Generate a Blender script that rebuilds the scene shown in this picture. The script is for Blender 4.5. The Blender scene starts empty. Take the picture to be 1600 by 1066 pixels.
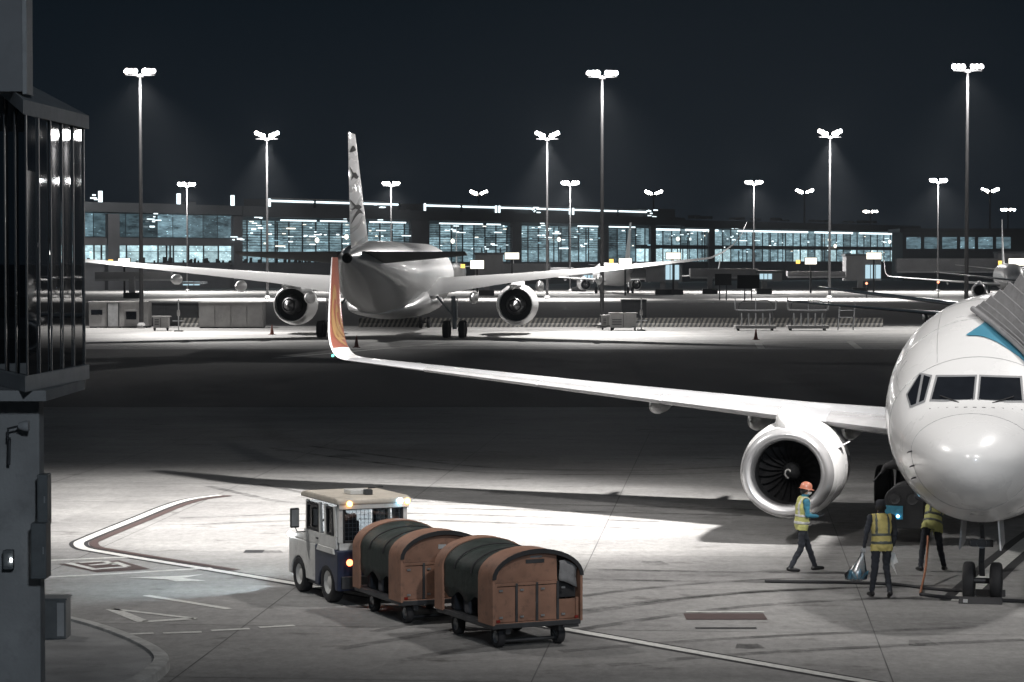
import bpy, bmesh, math, random
import numpy as np
from mathutils import Vector, Matrix
random.seed(11)
R = math.radians
S = bpy.context.scene
COL = S.collection

# ------------------------------------------------------------------ camera
F, H = 3930.0, 6.1                       # focal length in px of the 1600 px frame, eye height
PITCH = math.atan(128 / F)
cam_d = bpy.data.cameras.new('camera')
cam_d.sensor_width = 36; cam_d.lens = 36 * F / 1600
cam_d.clip_start = 0.5; cam_d.clip_end = 9000
cam = bpy.data.objects.new('camera', cam_d); COL.objects.link(cam)
cam.location = (0, 0, H); cam.rotation_euler = (math.pi / 2 - PITCH, 0, 0)
S.camera = cam

# ------------------------------------------------------------------ night sky
W = bpy.data.worlds.new('World'); S.world = W; W.use_nodes = True
nt = W.node_tree; nt.nodes.clear()
wo = nt.nodes.new('ShaderNodeOutputWorld'); bg = nt.nodes.new('ShaderNodeBackground')
tc = nt.nodes.new('ShaderNodeTexCoord'); sx = nt.nodes.new('ShaderNodeSeparateXYZ')
cr = nt.nodes.new('ShaderNodeValToRGB')
nt.links.new(tc.outputs['Generated'], sx.inputs[0]); nt.links.new(sx.outputs['Z'], cr.inputs[0])
nt.links.new(cr.outputs[0], bg.inputs[0]); nt.links.new(bg.outputs[0], wo.inputs[0])
e = cr.color_ramp.elements
e[0].position = 0.0; e[0].color = (0.0074, 0.0110, 0.0155, 1)
e[1].position = 0.10; e[1].color = (0.0032, 0.0064, 0.0102, 1)
bg.inputs[1].default_value = 1.0

# ------------------------------------------------------------------ render look
S.view_settings.view_transform = 'Standard'; S.view_settings.look = 'None'
S.view_settings.exposure = 0.0; S.view_settings.gamma = 1.0
S.render.engine = 'CYCLES'
S.cycles.use_denoising = True
S.cycles.use_light_tree = True
S.cycles.max_bounces = 6; S.cycles.diffuse_bounces = 2; S.cycles.glossy_bounces = 3
S.cycles.transmission_bounces = 4; S.cycles.transparent_max_bounces = 12; S.cycles.volume_bounces = 0
S.cycles.sample_clamp_indirect = 3.0; S.cycles.sample_clamp_direct = 40.0
S.cycles.caustics_reflective = False; S.cycles.caustics_refractive = False

# ------------------------------------------------------------------ floodlights of the apron
def spot(name, loc, target, watt, size_deg, blend=0.3, col=(1.0, 0.965, 0.93), soft=0.35):
    d = bpy.data.lights.new(name, 'SPOT'); d.energy = watt; d.color = col
    d.spot_size = R(size_deg); d.spot_blend = blend; d.shadow_soft_size = soft
    o = bpy.data.objects.new(name, d); COL.objects.link(o); o.location = loc
    o.rotation_euler = (Vector(target) - Vector(loc)).to_track_quat('-Z', 'Y').to_euler()
    return o
# the stand's own mast stands ahead of the far wing, out of frame; its banks look down across the stand
KEY = (21, 47, 34)
spot('stand_floodlight', KEY, (-2.5, 60.0, 0), 390000, 31, 1.0, soft=1.5)
spot('stand_floodlight', KEY, (3, 52, 0), 34000, 62, 1.0, soft=1.5)
# the next mast along, left of the picture
spot('stand_floodlight', (-22, 53, 32), (3, 54, 0), 40000, 58, 1.0, soft=1.5)
# floodlights on the roof edge of the terminal behind the camera
spot('roof_floodlight', (-8, 4, 31), (8.0, 49, 2.6), 30000, 26, 1.0, soft=1.2)
spot('roof_floodlight', (16, 0, 31), (2.0, 54, 0), 46000, 26, 1.0, soft=1.2)
# added cool fill over the whole apron, stands for no seen lamp
spot('apron_fill', (20, -70, 32), (0, 110, 0), 80000, 120, 1.0, (.78, .89, 1.0), 2.5)

# ------------------------------------------------------------------ picture <-> place
CP, SP = math.cos(PITCH), math.sin(PITCH)
def P(px, py, Y):
    v = (533 - py) / F; dy = CP + v * SP; dz = -SP + v * CP; t = Y / dy
    return Vector(((px - 800) / F * t, Y, H + dz * t))
def G(px, py, z=0.0):
    v = (533 - py) / F; dy = CP + v * SP; dz = -SP + v * CP; t = (z - H) / dz
    return Vector(((px - 800) / F * t, dy * t, z))
def pxm(Y): return F / Y                                   # pixels per metre at depth Y

# ------------------------------------------------------------------ materials
MATS = {}
def new_mat(name):
    m = bpy.data.materials.new(name); m.use_nodes = True
    n = m.node_tree.nodes; n.clear()
    out = n.new('ShaderNodeOutputMaterial'); MATS[name] = m
    return m, n, m.node_tree.links, out
def pm(name, col, rough=0.5, metal=0.0, var=0.18, scale=4.0, bump=0.0, coat=0.0, spec=0.5, bscale=None, dirt=0.0, alpha=1.0):
    m, n, l, out = new_mat(name)
    b = n.new('ShaderNodeBsdfPrincipled'); l.new(b.outputs[0], out.inputs[0])
    t = n.new('ShaderNodeTexCoord'); nz = n.new('ShaderNodeTexNoise')
    nz.inputs['Scale'].default_value = scale; nz.inputs['Detail'].default_value = 5
    l.new(t.outputs['Object'], nz.inputs['Vector'])
    r = n.new('ShaderNodeValToRGB'); l.new(nz.outputs[0], r.inputs[0])
    c0 = [max(0, c * (1 - var)) for c in col]; c1 = [min(1, c * (1 + var)) for c in col]
    r.color_ramp.elements[0].position = 0.32; r.color_ramp.elements[0].color = (*c0, 1)
    r.color_ramp.elements[1].position = 0.68; r.color_ramp.elements[1].color = (*c1, 1)
    src = r.outputs[0]
    if dirt > 0:
        n2 = n.new('ShaderNodeTexNoise'); n2.inputs['Scale'].default_value = scale * 2.7; n2.inputs['Detail'].default_value = 8
        n2.inputs['Roughness'].default_value = 0.7
        l.new(t.outputs['Object'], n2.inputs['Vector'])
        mp = n.new('ShaderNodeMapRange'); mp.inputs[1].default_value = 0.52; mp.inputs[2].default_value = 0.75
        mp.inputs[4].default_value = dirt
        l.new(n2.outputs[0], mp.inputs[0])
        mx = n.new('ShaderNodeMix'); mx.data_type = 'RGBA'
        l.new(mp.outputs[0], mx.inputs[0]); l.new(src, mx.inputs[6]); mx.inputs[7].default_value = (0.03, 0.028, 0.025, 1)
        src = mx.outputs[2]
    l.new(src, b.inputs['Base Color'])
    rr = n.new('ShaderNodeMapRange'); l.new(nz.outputs[0], rr.inputs[0])
    rr.inputs[3].default_value = max(0.02, rough * 0.8); rr.inputs[4].default_value = min(1, rough * 1.2)
    l.new(rr.outputs[0], b.inputs['Roughness'])
    b.inputs['Metallic'].default_value = metal; b.inputs['Specular IOR Level'].default_value = spec
    b.inputs['Coat Weight'].default_value = coat; b.inputs['Coat Roughness'].default_value = 0.06
    if alpha < 1: b.inputs['Alpha'].default_value = alpha
    if bump:
        n3 = n.new('ShaderNodeTexNoise'); n3.inputs['Scale'].default_value = bscale or scale * 8; n3.inputs['Detail'].default_value = 6
        l.new(t.outputs['Object'], n3.inputs['Vector'])
        bp = n.new('ShaderNodeBump'); bp.inputs['Strength'].default_value = bump; bp.inputs['Distance'].default_value = 0.02
        l.new(n3.outputs[0], bp.inputs['Height']); l.new(bp.outputs[0], b.inputs['Normal'])
    return m
def em(name, col, strength, sample=False):
    m, n, l, out = new_mat(name)
    x = n.new('ShaderNodeEmission'); x.inputs[0].default_value = (*col, 1); x.inputs[1].default_value = strength
    l.new(x.outputs[0], out.inputs[0])
    if not sample: m.cycles.emission_sampling = 'NONE'
    return m
def glassy(name, tint=(0.8, 0.86, 0.9), mixf=0.12, rough=0.02):
    m, n, l, out = new_mat(name)
    a = n.new('ShaderNodeBsdfTransparent'); a.inputs[0].default_value = (*tint, 1)
    g = n.new('ShaderNodeBsdfGlossy'); g.inputs['Roughness'].default_value = rough
    fr = n.new('ShaderNodeFresnel'); fr.inputs[0].default_value = 1.5
    ad = n.new('ShaderNodeMath'); ad.operation = 'ADD'; ad.inputs[1].default_value = mixf
    mx = n.new('ShaderNodeMixShader'); l.new(fr.outputs[0], ad.inputs[0]); l.new(ad.outputs[0], mx.inputs[0])
    l.new(a.outputs[0], mx.inputs[1]); l.new(g.outputs[0], mx.inputs[2]); l.new(mx.outputs[0], out.inputs[0])
    return m

pm('paint_white', (0.74, 0.74, 0.74), 0.28, var=0.03, scale=0.8, coat=0.5, dirt=0.04)
pm('paint_far', (0.72, 0.72, 0.72), 0.34, var=0.05, scale=0.3, coat=0.15)
pm('paint_grey', (0.27, 0.275, 0.285), 0.35, var=0.04, scale=0.6, coat=0.2, dirt=0.03)
pm('bare_metal', (0.52, 0.52, 0.53), 0.24, metal=0.55, var=0.06, scale=3)
pm('paint_blue', (0.07, 0.24, 0.34), 0.3, var=0.05, coat=0.4)
pm('paint_red', (0.24, 0.085, 0.06), 0.35, var=0.06, coat=0.2)
pm('paint_gold', (0.28, 0.17, 0.075), 0.35, var=0.06)
pm('dark_cavity', (0.015, 0.016, 0.018), 0.7, var=0.2)
pm('fan_blade', (0.028, 0.028, 0.03), 0.4, metal=0.3, var=0.2)
pm('black_rubber', (0.018, 0.018, 0.02), 0.75, var=0.25, bump=0.2)
pm('steel_dark', (0.06, 0.062, 0.066), 0.45, metal=0.4, var=0.25, dirt=0.3)
pm('steel', (0.36, 0.37, 0.38), 0.4, metal=0.7, var=0.15, dirt=0.25)
pm('galvanised', (0.34, 0.35, 0.36), 0.55, metal=0.3, var=0.12, scale=2)
pm('cockpit_glass', (0.012, 0.014, 0.018), 0.06, var=0.1, spec=0.5)
pm('mirror_glass', (0.004, 0.008, 0.013), 0.015, var=0.0, spec=0.75)
pm('orange_sheet', (0.255, 0.138, 0.094), 0.6, var=0.2, scale=2.2, bump=0.3, bscale=7, dirt=0.6)
pm('tarp_green', (0.016, 0.024, 0.021), 0.6, var=0.4, scale=5, bump=0.5, bscale=9)
pm('tug_white', (0.66, 0.66, 0.64), 0.4, var=0.08, scale=3, dirt=0.35, coat=0.1)
pm('tug_roof', (0.55, 0.50, 0.43), 0.5, var=0.1, dirt=0.3)
pm('tug_navy', (0.02, 0.028, 0.06), 0.4, var=0.2, dirt=0.2)
pm('concrete_wall', (0.31, 0.31, 0.31), 0.85, var=0.2, scale=1.2, bump=0.35, bscale=30, dirt=0.3)
pm('panel_grey', (0.22, 0.225, 0.235), 0.6, var=0.08, scale=1.5, dirt=0.15)
pm('rim_grey', (0.38, 0.385, 0.39), 0.55, var=0.12, scale=3, dirt=0.25)
pm('mullion_dark', (0.05, 0.055, 0.06), 0.4, metal=0.5, var=0.2)
pm('cabinet_grey', (0.13, 0.14, 0.145), 0.5, var=0.15, dirt=0.3)
pm('canopy_fabric', (0.20, 0.20, 0.205), 0.8, var=0.14, scale=6, bump=0.15, dirt=0.25)
pm('white_line', (0.52, 0.52, 0.50), 0.7, var=0.18, scale=9, dirt=0.35)
pm('red_line', (0.066, 0.044, 0.042), 0.7, var=0.25, scale=9, dirt=0.4)
pm('joint_seal', (0.09, 0.09, 0.09), 0.8, var=0.4, scale=0.5)
pm('black_line', (0.025, 0.025, 0.027), 0.8, var=0.3, scale=5)
pm('kerb_concrete', (0.42, 0.42, 0.41), 0.85, var=0.2, scale=4, dirt=0.3)
pm('red_reflector', (0.20, 0.02, 0.015), 0.2, var=0.1)
pm('vest_yellow', (0.50, 0.42, 0.15), 0.75, var=0.10, scale=14, bump=0.3, bscale=24)
pm('vest_lime', (0.46, 0.46, 0.17), 0.75, var=0.10, scale=14, bump=0.3, bscale=24)
pm('reflective', (0.50, 0.50, 0.50), 0.35, var=0.1, scale=20)
pm('reflective_dark', (0.09, 0.10, 0.09), 0.45, var=0.15, scale=20)
pm('cloth_dark', (0.022, 0.025, 0.033), 0.9, var=0.3, scale=10, bump=0.4, bscale=16)
pm('cloth_blue', (0.04, 0.19, 0.28), 0.85, var=0.2, scale=10, bump=0.4, bscale=16)
pm('cloth_grey', (0.06, 0.062, 0.07), 0.9, var=0.3, scale=10, bump=0.4, bscale=16)
pm('skin', (0.46, 0.27, 0.19), 0.55, var=0.08, scale=20)
pm('hair', (0.012, 0.011, 0.010), 0.6, var=0.3, scale=40)
pm('glove_grey', (0.35, 0.36, 0.37), 0.8, var=0.15, scale=30)
pm('helmet_orange', (0.58, 0.22, 0.14), 0.35, var=0.06, coat=0.3)
pm('cone_orange', (0.20, 0.07, 0.05), 0.6, var=0.15)
pm('mask_white', (0.7, 0.7, 0.7), 0.8, var=0.05)
pm('shoe_black', (0.012, 0.012, 0.013), 0.35, var=0.2)
pm('hose_orange', (0.30, 0.12, 0.06), 0.6, var=0.2)
pm('paper_white', (0.8, 0.8, 0.78), 0.7, var=0.03)
pm('bottle_blue', (0.07, 0.21, 0.30), 0.15, var=0.1, coat=0.4)
pm('terminal_wall', (0.14, 0.145, 0.155), 0.8, var=0.15, scale=0.15)
pm('terminal_roof', (0.10, 0.11, 0.12), 0.6, var=0.12, scale=0.1)
pm('bridge_grey', (0.24, 0.24, 0.245), 0.7, var=0.15, scale=0.4)
pm('cabin_grey', (0.30, 0.295, 0.29), 0.75, var=0.15, scale=0.8, dirt=0.2)
pm('equip_dark', (0.013, 0.014, 0.016), 0.6, var=0.3, scale=2)
pm('mast_grey', (0.05, 0.05, 0.052), 0.5, metal=0.2, var=0.1, scale=0.6)
pm('wall_barrier', (0.10, 0.10, 0.10), 0.85, var=0.15)
em('lamp_lens', (1.0, 0.97, 0.95), 120.0)
em('lamp_lens_cool', (0.86, 0.95, 1.0), 90.0)
em('lamp_lens_warm', (1.0, 0.90, 0.80), 70.0)
em('amber_glow', (1.0, 0.45, 0.12), 9.0, True)
em('blue_glow', (0.35, 0.75, 1.0), 14.0, True)
em('white_glow', (0.95, 0.98, 1.0), 14.0, True)
em('red_glow', (1.0, 0.16, 0.06), 9.0, True)
em('sign_lit', (1.0, 0.95, 0.80), 2.2)
em('sign_amber', (1.0, 0.60, 0.14), 2.0)
em('strip_light', (0.80, 0.95, 1.0), 2.2)
em('cab_lit', (0.62, 0.88, 1.0), 0.85)
em('room_glow', (0.5, 0.85, 1.0), 0.7)
em('nav_green', (0.2, 1.0, 0.7), 3.0)
em('red_far', (1.0, 0.35, 0.2), 3.0)
glassy('clear_glass', (0.86, 0.90, 0.93), 0.06)
glassy('bag_film', (0.80, 0.84, 0.86), 0.10, 0.25)

def lit_pane(name, bright, dark, smin, smax, sc):
    """a window with a lit room behind it: uneven brightness from pane to pane and within it"""
    m, n, l, out = new_mat(name)
    oi = n.new('ShaderNodeObjectInfo'); g = n.new('ShaderNodeNewGeometry')
    mp = n.new('ShaderNodeMapping'); mp.inputs['Scale'].default_value = sc
    l.new(g.outputs['Position'], mp.inputs[0])
    nz = n.new('ShaderNodeTexNoise'); nz.inputs['Scale'].default_value = 1.0; nz.inputs['Detail'].default_value = 4; nz.inputs['Roughness'].default_value = 0.75
    l.new(mp.outputs[0], nz.inputs['Vector'])
    vo = n.new('ShaderNodeTexVoronoi'); vo.inputs['Scale'].default_value = 2.3; l.new(mp.outputs[0], vo.inputs['Vector'])
    rm = n.new('ShaderNodeMapRange'); rm.inputs[1].default_value = 0.30; rm.inputs[2].default_value = 0.70
    l.new(nz.outputs[0], rm.inputs[0])
    mx = n.new('ShaderNodeMix'); mx.data_type = 'RGBA'; l.new(rm.outputs[0], mx.inputs[0])
    mx.inputs[6].default_value = (*dark, 1); mx.inputs[7].default_value = (*bright, 1)
    st = n.new('ShaderNodeMapRange'); st.inputs[3].default_value = smin; st.inputs[4].default_value = smax
    l.new(oi.outputs['Random'], st.inputs[0])
    v2 = n.new('ShaderNodeMapRange'); v2.inputs[1].default_value = 0.05; v2.inputs[2].default_value = 0.15
    v2.inputs[3].default_value = 5.0; v2.inputs[4].default_value = 0.85
    l.new(vo.outputs['Distance'], v2.inputs[0])
    mu = n.new('ShaderNodeMath'); mu.operation = 'MULTIPLY'; l.new(st.outputs[0], mu.inputs[0]); l.new(v2.outputs[0], mu.inputs[1])
    x = n.new('ShaderNodeEmission'); l.new(mx.outputs[2], x.inputs[0]); l.new(mu.outputs[0], x.inputs[1])
    gl = n.new('ShaderNodeBsdfGlossy'); gl.inputs['Roughness'].default_value = 0.08; gl.inputs[0].default_value = (0.06, 0.06, 0.06, 1)
    ad = n.new('ShaderNodeAddShader'); l.new(x.outputs[0], ad.inputs[0]); l.new(gl.outputs[0], ad.inputs[1]); l.new(ad.outputs[0], out.inputs[0])
    m.cycles.emission_sampling = 'NONE'
    return m
lit_pane('pane_bright', (0.66, 0.92, 0.97), (0.20, 0.31, 0.35), 0.8, 1.9, (0.45, 0.32, 0.9))
lit_pane('pane_mid', (0.36, 0.55, 0.62), (0.015, 0.03, 0.04), 0.45, 1.8, (0.30, 0.21, 1.3))
lit_pane('pane_dim', (0.18, 0.29, 0.34), (0.008, 0.014, 0.018), 0.3, 2.0, (0.26, 0.18, 1.0))

# apron concrete: slabs, rubber streaks across the lanes, oil stains, fine grain
def ground_mat():
    m, n, l, out = new_mat('apron_concrete')
    b = n.new('ShaderNodeBsdfPrincipled'); l.new(b.outputs[0], out.inputs[0])
    g = n.new('ShaderNodeNewGeometry')
    def noise(scale, vec_scale=(1, 1, 1), detail=6, rough=0.6):
        mp = n.new('ShaderNodeMapping'); mp.inputs['Scale'].default_value = vec_scale; mp.inputs['Rotation'].default_value = (0, 0, R(-4))
        l.new(g.outputs['Position'], mp.inputs[0])
        z = n.new('ShaderNodeTexNoise'); z.inputs['Scale'].default_value = scale; z.inputs['Detail'].default_value = detail; z.inputs['Roughness'].default_value = rough
        l.new(mp.outputs[0], z.inputs['Vector']); return z.outputs[0]
    def ramp(src, a, c0, bb, c1):
        r = n.new('ShaderNodeValToRGB'); l.new(src, r.inputs[0])
        r.color_ramp.elements[0].position = a; r.color_ramp.elements[0].color = (*c0, 1)
        r.color_ramp.elements[1].position = bb; r.color_ramp.elements[1].color = (*c1, 1); return r.outputs[0]
    def mul(a, c):
        x = n.new('ShaderNodeMix'); x.data_type = 'RGBA'; x.blend_type = 'MULTIPLY'; x.inputs[0].default_value = 1
        l.new(a, x.inputs[6]); l.new(c, x.inputs[7]); return x.outputs[2]
    base = ramp(noise(0.35), 0.3, (0.235, 0.232, 0.228), 0.7, (0.315, 0.312, 0.305))
    streak = ramp(noise(0.32, (0.22, 0.8, 1), 7, 0.72), 0.34, (0.74, 0.74, 0.75), 0.62, (1.05, 1.05, 1.05))
    fine = ramp(noise(5, (1, .6, 1), 10, 0.85), 0.32, (0.66, 0.66, 0.66), 0.68, (1.2, 1.2, 1.2))
    oil = ramp(noise(0.9, (0.7, 1.0, 1), 7, 0.7), 0.30, (0.45, 0.44, 0.43), 0.42, (1, 1, 1))
    br = n.new('ShaderNodeTexBrick'); mp = n.new('ShaderNodeMapping'); mp.inputs['Rotation'].default_value = (0, 0, R(5))
    l.new(g.outputs['Position'], mp.inputs[0]); l.new(mp.outputs[0], br.inputs['Vector'])
    br.inputs['Scale'].default_value = 1; br.inputs['Brick Width'].default_value = 5.2; br.inputs['Row Height'].default_value = 5.2
    br.offset = 0; br.inputs['Mortar Size'].default_value = 0
    br.inputs['Color1'].default_value = (0.90, 0.90, 0.90, 1); br.inputs['Color2'].default_value = (1.06, 1.06, 1.06, 1)
    c = mul(mul(mul(mul(base, streak), fine), oil), br.outputs['Color'])
    l.new(c, b.inputs['Base Color'])
    b.inputs['Roughness'].default_value = 0.72; b.inputs['Specular IOR Level'].default_value = 0.25
    bp = n.new('ShaderNodeBump'); bp.inputs['Strength'].default_value = 0.35; bp.inputs['Distance'].default_value = 0.01
    l.new(noise(30, (1, 1, 1), 6, 0.8), bp.inputs['Height']); l.new(bp.outputs[0], b.inputs['Normal'])
ground_mat()

def stripe_mat():
    m, n, l, out = new_mat('hazard_stripe')
    b = n.new('ShaderNodeBsdfPrincipled'); l.new(b.outputs[0], out.inputs[0]); b.inputs['Roughness'].default_value = 0.7
    t = n.new('ShaderNodeTexCoord'); s = n.new('ShaderNodeSeparateXYZ'); l.new(t.outputs['Object'], s.inputs[0])
    a = n.new('ShaderNodeMath'); a.operation = 'MULTIPLY_ADD'; a.inputs[1].default_value = -0.45; l.new(s.outputs['Z'], a.inputs[0]); l.new(s.outputs['X'], a.inputs[2])
    d = n.new('ShaderNodeMath'); d.operation = 'DIVIDE'; d.inputs[1].default_value = 0.42; l.new(a.outputs[0], d.inputs[0])
    f = n.new('ShaderNodeMath'); f.operation = 'FRACT'; l.new(d.outputs[0], f.inputs[0])
    g = n.new('ShaderNodeMath'); g.operation = 'GREATER_THAN'; g.inputs[1].default_value = 0.52; l.new(f.outputs[0], g.inputs[0])
    mx = n.new('ShaderNodeMix'); mx.data_type = 'RGBA'; l.new(g.outputs[0], mx.inputs[0])
    mx.inputs[6].default_value = (0.03, 0.03, 0.032, 1); mx.inputs[7].default_value = (0.15, 0.145, 0.13, 1)
    l.new(mx.outputs[2], b.inputs['Base Color'])
stripe_mat()

# ------------------------------------------------------------------ mesh helpers
class MB:
    def __init__(s): s.v = []; s.f = []; s.m = []; s.cur = 0
    def add(s, vs, fs):
        o = len(s.v); s.v += [tuple(v) for v in vs]
        for f in fs: s.f.append([i + o for i in f]); s.m.append(s.cur)
        return s
    def box(s, x0, x1, y0, y1, z0, z1):
        return s.add([(x0, y0, z0), (x1, y0, z0), (x1, y1, z0), (x0, y1, z0), (x0, y0, z1), (x1, y0, z1), (x1, y1, z1), (x0, y1, z1)],
                     [(0, 3, 2, 1), (4, 5, 6, 7), (0, 1, 5, 4), (1, 2, 6, 5), (2, 3, 7, 6), (3, 0, 4, 7)])
    def bar(s, a, b, w, h=None):
        """a square bar from a to b"""
        a, b = Vector(a), Vector(b); h = h or w; d = (b - a).normalized()
        u = d.cross(Vector((0, 0, 1)));  u = Vector((1, 0, 0)) if u.length < 1e-4 else u.normalized()
        k = u.cross(d).normalized(); vs = []
        for p in (a, b):
            for i, j in ((-1, -1), (1, -1), (1, 1), (-1, 1)): vs.append(p + u * i * w / 2 + k * j * h / 2)
        return s.add(vs, [(0, 1, 2, 3), (7, 6, 5, 4), (0, 4, 5, 1), (1, 5, 6, 2), (2, 6, 7, 3), (3, 7, 4, 0)])
    def loft(s, rings, cap=True, closed=True):
        n = len(rings[0]); vs = [p for r in rings for p in r]; fs = []
        for i in range(len(rings) - 1):
            for j in range(n if closed else n - 1):
                k = (j + 1) % n
                fs.append((i * n + j, i * n + k, (i + 1) * n + k, (i + 1) * n + j))
        if cap: fs.append(tuple(range(n - 1, -1, -1))); fs.append(tuple((len(rings) - 1) * n + j for j in range(n)))
        return s.add(vs, fs)
    def tube(s, pts, rad, n=10, cap=True):
        pts = [Vector(p) for p in pts]; rings = []
        rad = rad if isinstance(rad, (list, tuple)) else [rad] * len(pts)
        up = None
        for i, p in enumerate(pts):
            d = (pts[min(i + 1, len(pts) - 1)] - pts[max(i - 1, 0)]).normalized()
            if up is None:
                up = Vector((0, 0, 1)) if abs(d.z) < 0.9 else Vector((1, 0, 0))
            u = d.cross(up).normalized(); w = u.cross(d).normalized(); up = w
            rings.append([p + (u * math.cos(a) + w * math.sin(a)) * rad[i] for a in [2 * math.pi * k / n for k in range(n)]])
        return s.loft(rings, cap)
    def lathe(s, prof, c=(0, 0, 0), axis='Z', n=24, cap=False, flat=1.0):
        """prof: (radius, along axis); axis Y or X or Z"""
        rings = []
        for r, t in prof:
            ring = []
            for k in range(n):
                a = 2 * math.pi * k / n; u, w = r * math.cos(a), r * math.sin(a)
                if axis == 'Y':
                    if w < 0: w *= flat
                    ring.append((c[0] + u, c[1] + t, c[2] + w))
                elif axis == 'X': ring.append((c[0] + t, c[1] + u, c[2] + w))
                else: ring.append((c[0] + u, c[1] + w, c[2] + t))
            rings.append(ring)
        return s.loft(rings, cap)
    def prism(s, poly, x0, x1, axis='X'):
        """extrude polygon (a,b) between x0 and x1 along axis"""
        n = len(poly); vs = []
        for x in (x0, x1):
            for a, b in poly: vs.append((x, a, b) if axis == 'X' else ((a, x, b) if axis == 'Y' else (a, b, x)))
        fs = [tuple(range(n)), tuple(range(2 * n - 1, n - 1, -1))]
        for i in range(n): j = (i + 1) % n; fs.append((i, i + n, j + n, j))
        return s.add(vs, fs)
    def mesh(s, name):
        me = bpy.data.meshes.new(name); me.from_pydata(s.v, [], s.f); me.update()
        bm = bmesh.new(); bm.from_mesh(me); bmesh.ops.recalc_face_normals(bm, faces=bm.faces); bm.to_mesh(me); bm.free()
        return me
    def build(s, name, mat, parent=None, loc=None, rz=0, smooth=None, bev=0):
        me = s.mesh(name)
        mats = mat if isinstance(mat, (list, tuple)) else [mat]
        for q in mats: me.materials.append(MATS[q])
        if len(mats) > 1:
            me.polygons.foreach_set('material_index', s.m)
        if smooth is not None:
            me.shade_smooth()
            if smooth < 180: me.set_sharp_from_angle(angle=R(smooth))
        return link(name, me, parent, loc, rz, bev)
def link(name, me, parent=None, loc=None, rz=0, bev=0):
    o = bpy.data.objects.new(name, me); COL.objects.link(o)
    if parent: o.parent = parent
    if loc is not None: o.location = loc
    if rz: o.rotation_euler = (0, 0, rz)
    if bev:
        b = o.modifiers.new('bevel', 'BEVEL'); b.width = bev; b.segments = 2; b.limit_method = 'ANGLE'; b.angle_limit = R(40)
    return o
def tag(o, label, cat, group=None):
    o['label'] = label; o['category'] = cat
    if group: o['group'] = group
    return o
def thing(name, label, cat, loc=(0, 0, 0), rz=0, group=None):
    o = bpy.data.objects.new(name, None); COL.objects.link(o); o.location = loc; o.rotation_euler = (0, 0, rz)
    return tag(o, label, cat, group)
def struct(o): o['kind'] = 'structure'; return o
def dup(o, parent=None):
    c = o.copy(); COL.objects.link(c); c.parent = parent
    for ch in list(o.children): dup(ch, c)
    return c
def pchip(xs, ys):
    xs, ys = np.array(xs, float), np.array(ys, float); h = np.diff(xs); d = np.diff(ys) / h
    m = np.zeros(len(xs)); m[0] = d[0]; m[-1] = d[-1]
    for i in range(1, len(xs) - 1):
        m[i] = 0 if d[i - 1] * d[i] <= 0 else 2 * d[i - 1] * d[i] / (d[i - 1] + d[i])
    def f(x):
        i = int(np.clip(np.searchsorted(xs, x) - 1, 0, len(xs) - 2)); t = (x - xs[i]) / h[i]; t = min(max(t, 0), 1)
        return ((1 + 2 * t) * (1 - t) ** 2 * ys[i] + t * (1 - t) ** 2 * h[i] * m[i] + t * t * (3 - 2 * t) * ys[i + 1] + t * t * (t - 1) * h[i] * m[i + 1])
    return f
def spline(pts, n=8):
    pts = [Vector(p) for p in pts]; out = []
    for i in range(len(pts) - 1):
        a, b, c, d = pts[max(i - 1, 0)], pts[i], pts[i + 1], pts[min(i + 2, len(pts) - 1)]
        for k in range(n):
            t = k / n
            out.append(0.5 * ((2 * b) + (c - a) * t + (2 * a - 5 * b + 4 * c - d) * t * t + (3 * b - a - 3 * c + d) * t ** 3))
    out.append(pts[-1]); return out

# ================================================================== THE SETTING
g = MB().add([(-1500, -120, 0), (1500, -120, 0), (1500, 2600, 0), (-1500, 2600, 0)], [(0, 1, 2, 3)])
ground = struct(g.build('ground', 'apron_concrete'))

def ribbon(name, pts, w, mat, z, parent=ground, side=0.0):
    """a flat painted band on the ground; side shifts it to the left of its run"""
    mb = MB(); vs = []
    for i, p in enumerate(pts):
        d = (pts[min(i + 1, len(pts) - 1)] - pts[max(i - 1, 0)]); d.z = 0; d.normalize(); nrm = Vector((-d.y, d.x, 0))
        vs.append(p + nrm * (side + w / 2)); vs.append(p + nrm * (side - w / 2))
    vs = [(v.x, v.y, z) for v in vs]
    mb.add(vs, [(2 * i, 2 * i + 1, 2 * i + 3, 2 * i + 2) for i in range(len(pts) - 1)])
    o = mb.build(name, mat, parent); o['kind'] = 'structure' if parent is None else o.get('kind', '') or 'structure'
    return o
pm('band_shade', (0.055, 0.056, 0.058), 0.85, var=0.25, scale=0.3, bump=0.2, bscale=12)  # dark tone standing in for shade on the unlit ground bands
struct(MB().add([(-600, 106, .006), (600, 101, .006), (600, 169, .006), (-600, 171, .006)], [(0, 1, 2, 3)]).build('near_band_shade', 'band_shade'))  # added dark sheet, paints the unlit band short of the wide-body
struct(MB().add([(-600, 229, .006), (600, 229, .006), (600, 352, .006), (-600, 352, .006)], [(0, 1, 2, 3)]).build('far_band_shade', 'band_shade'))  # added dark sheet, deepens the shade between the first two mast rows
# slab joints
jd = Vector((math.sin(R(5)), math.cos(R(5)), 0)); jn = Vector((jd.y, -jd.x, 0))
j0 = G(1340, 920)
for k in range(-5, 3):
    a = j0 + jn * 5.2 * k; ribbon('joint', [a - jd * 14, a + jd * 42], 0.02, 'joint_seal', 0.004)
for k in range(-2, 8):
    a = j0 + jd * (5.2 * k - 5.6); ribbon('joint', [a - jn * 26, a + jn * 14], 0.02, 'joint_seal', 0.0045)
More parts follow.
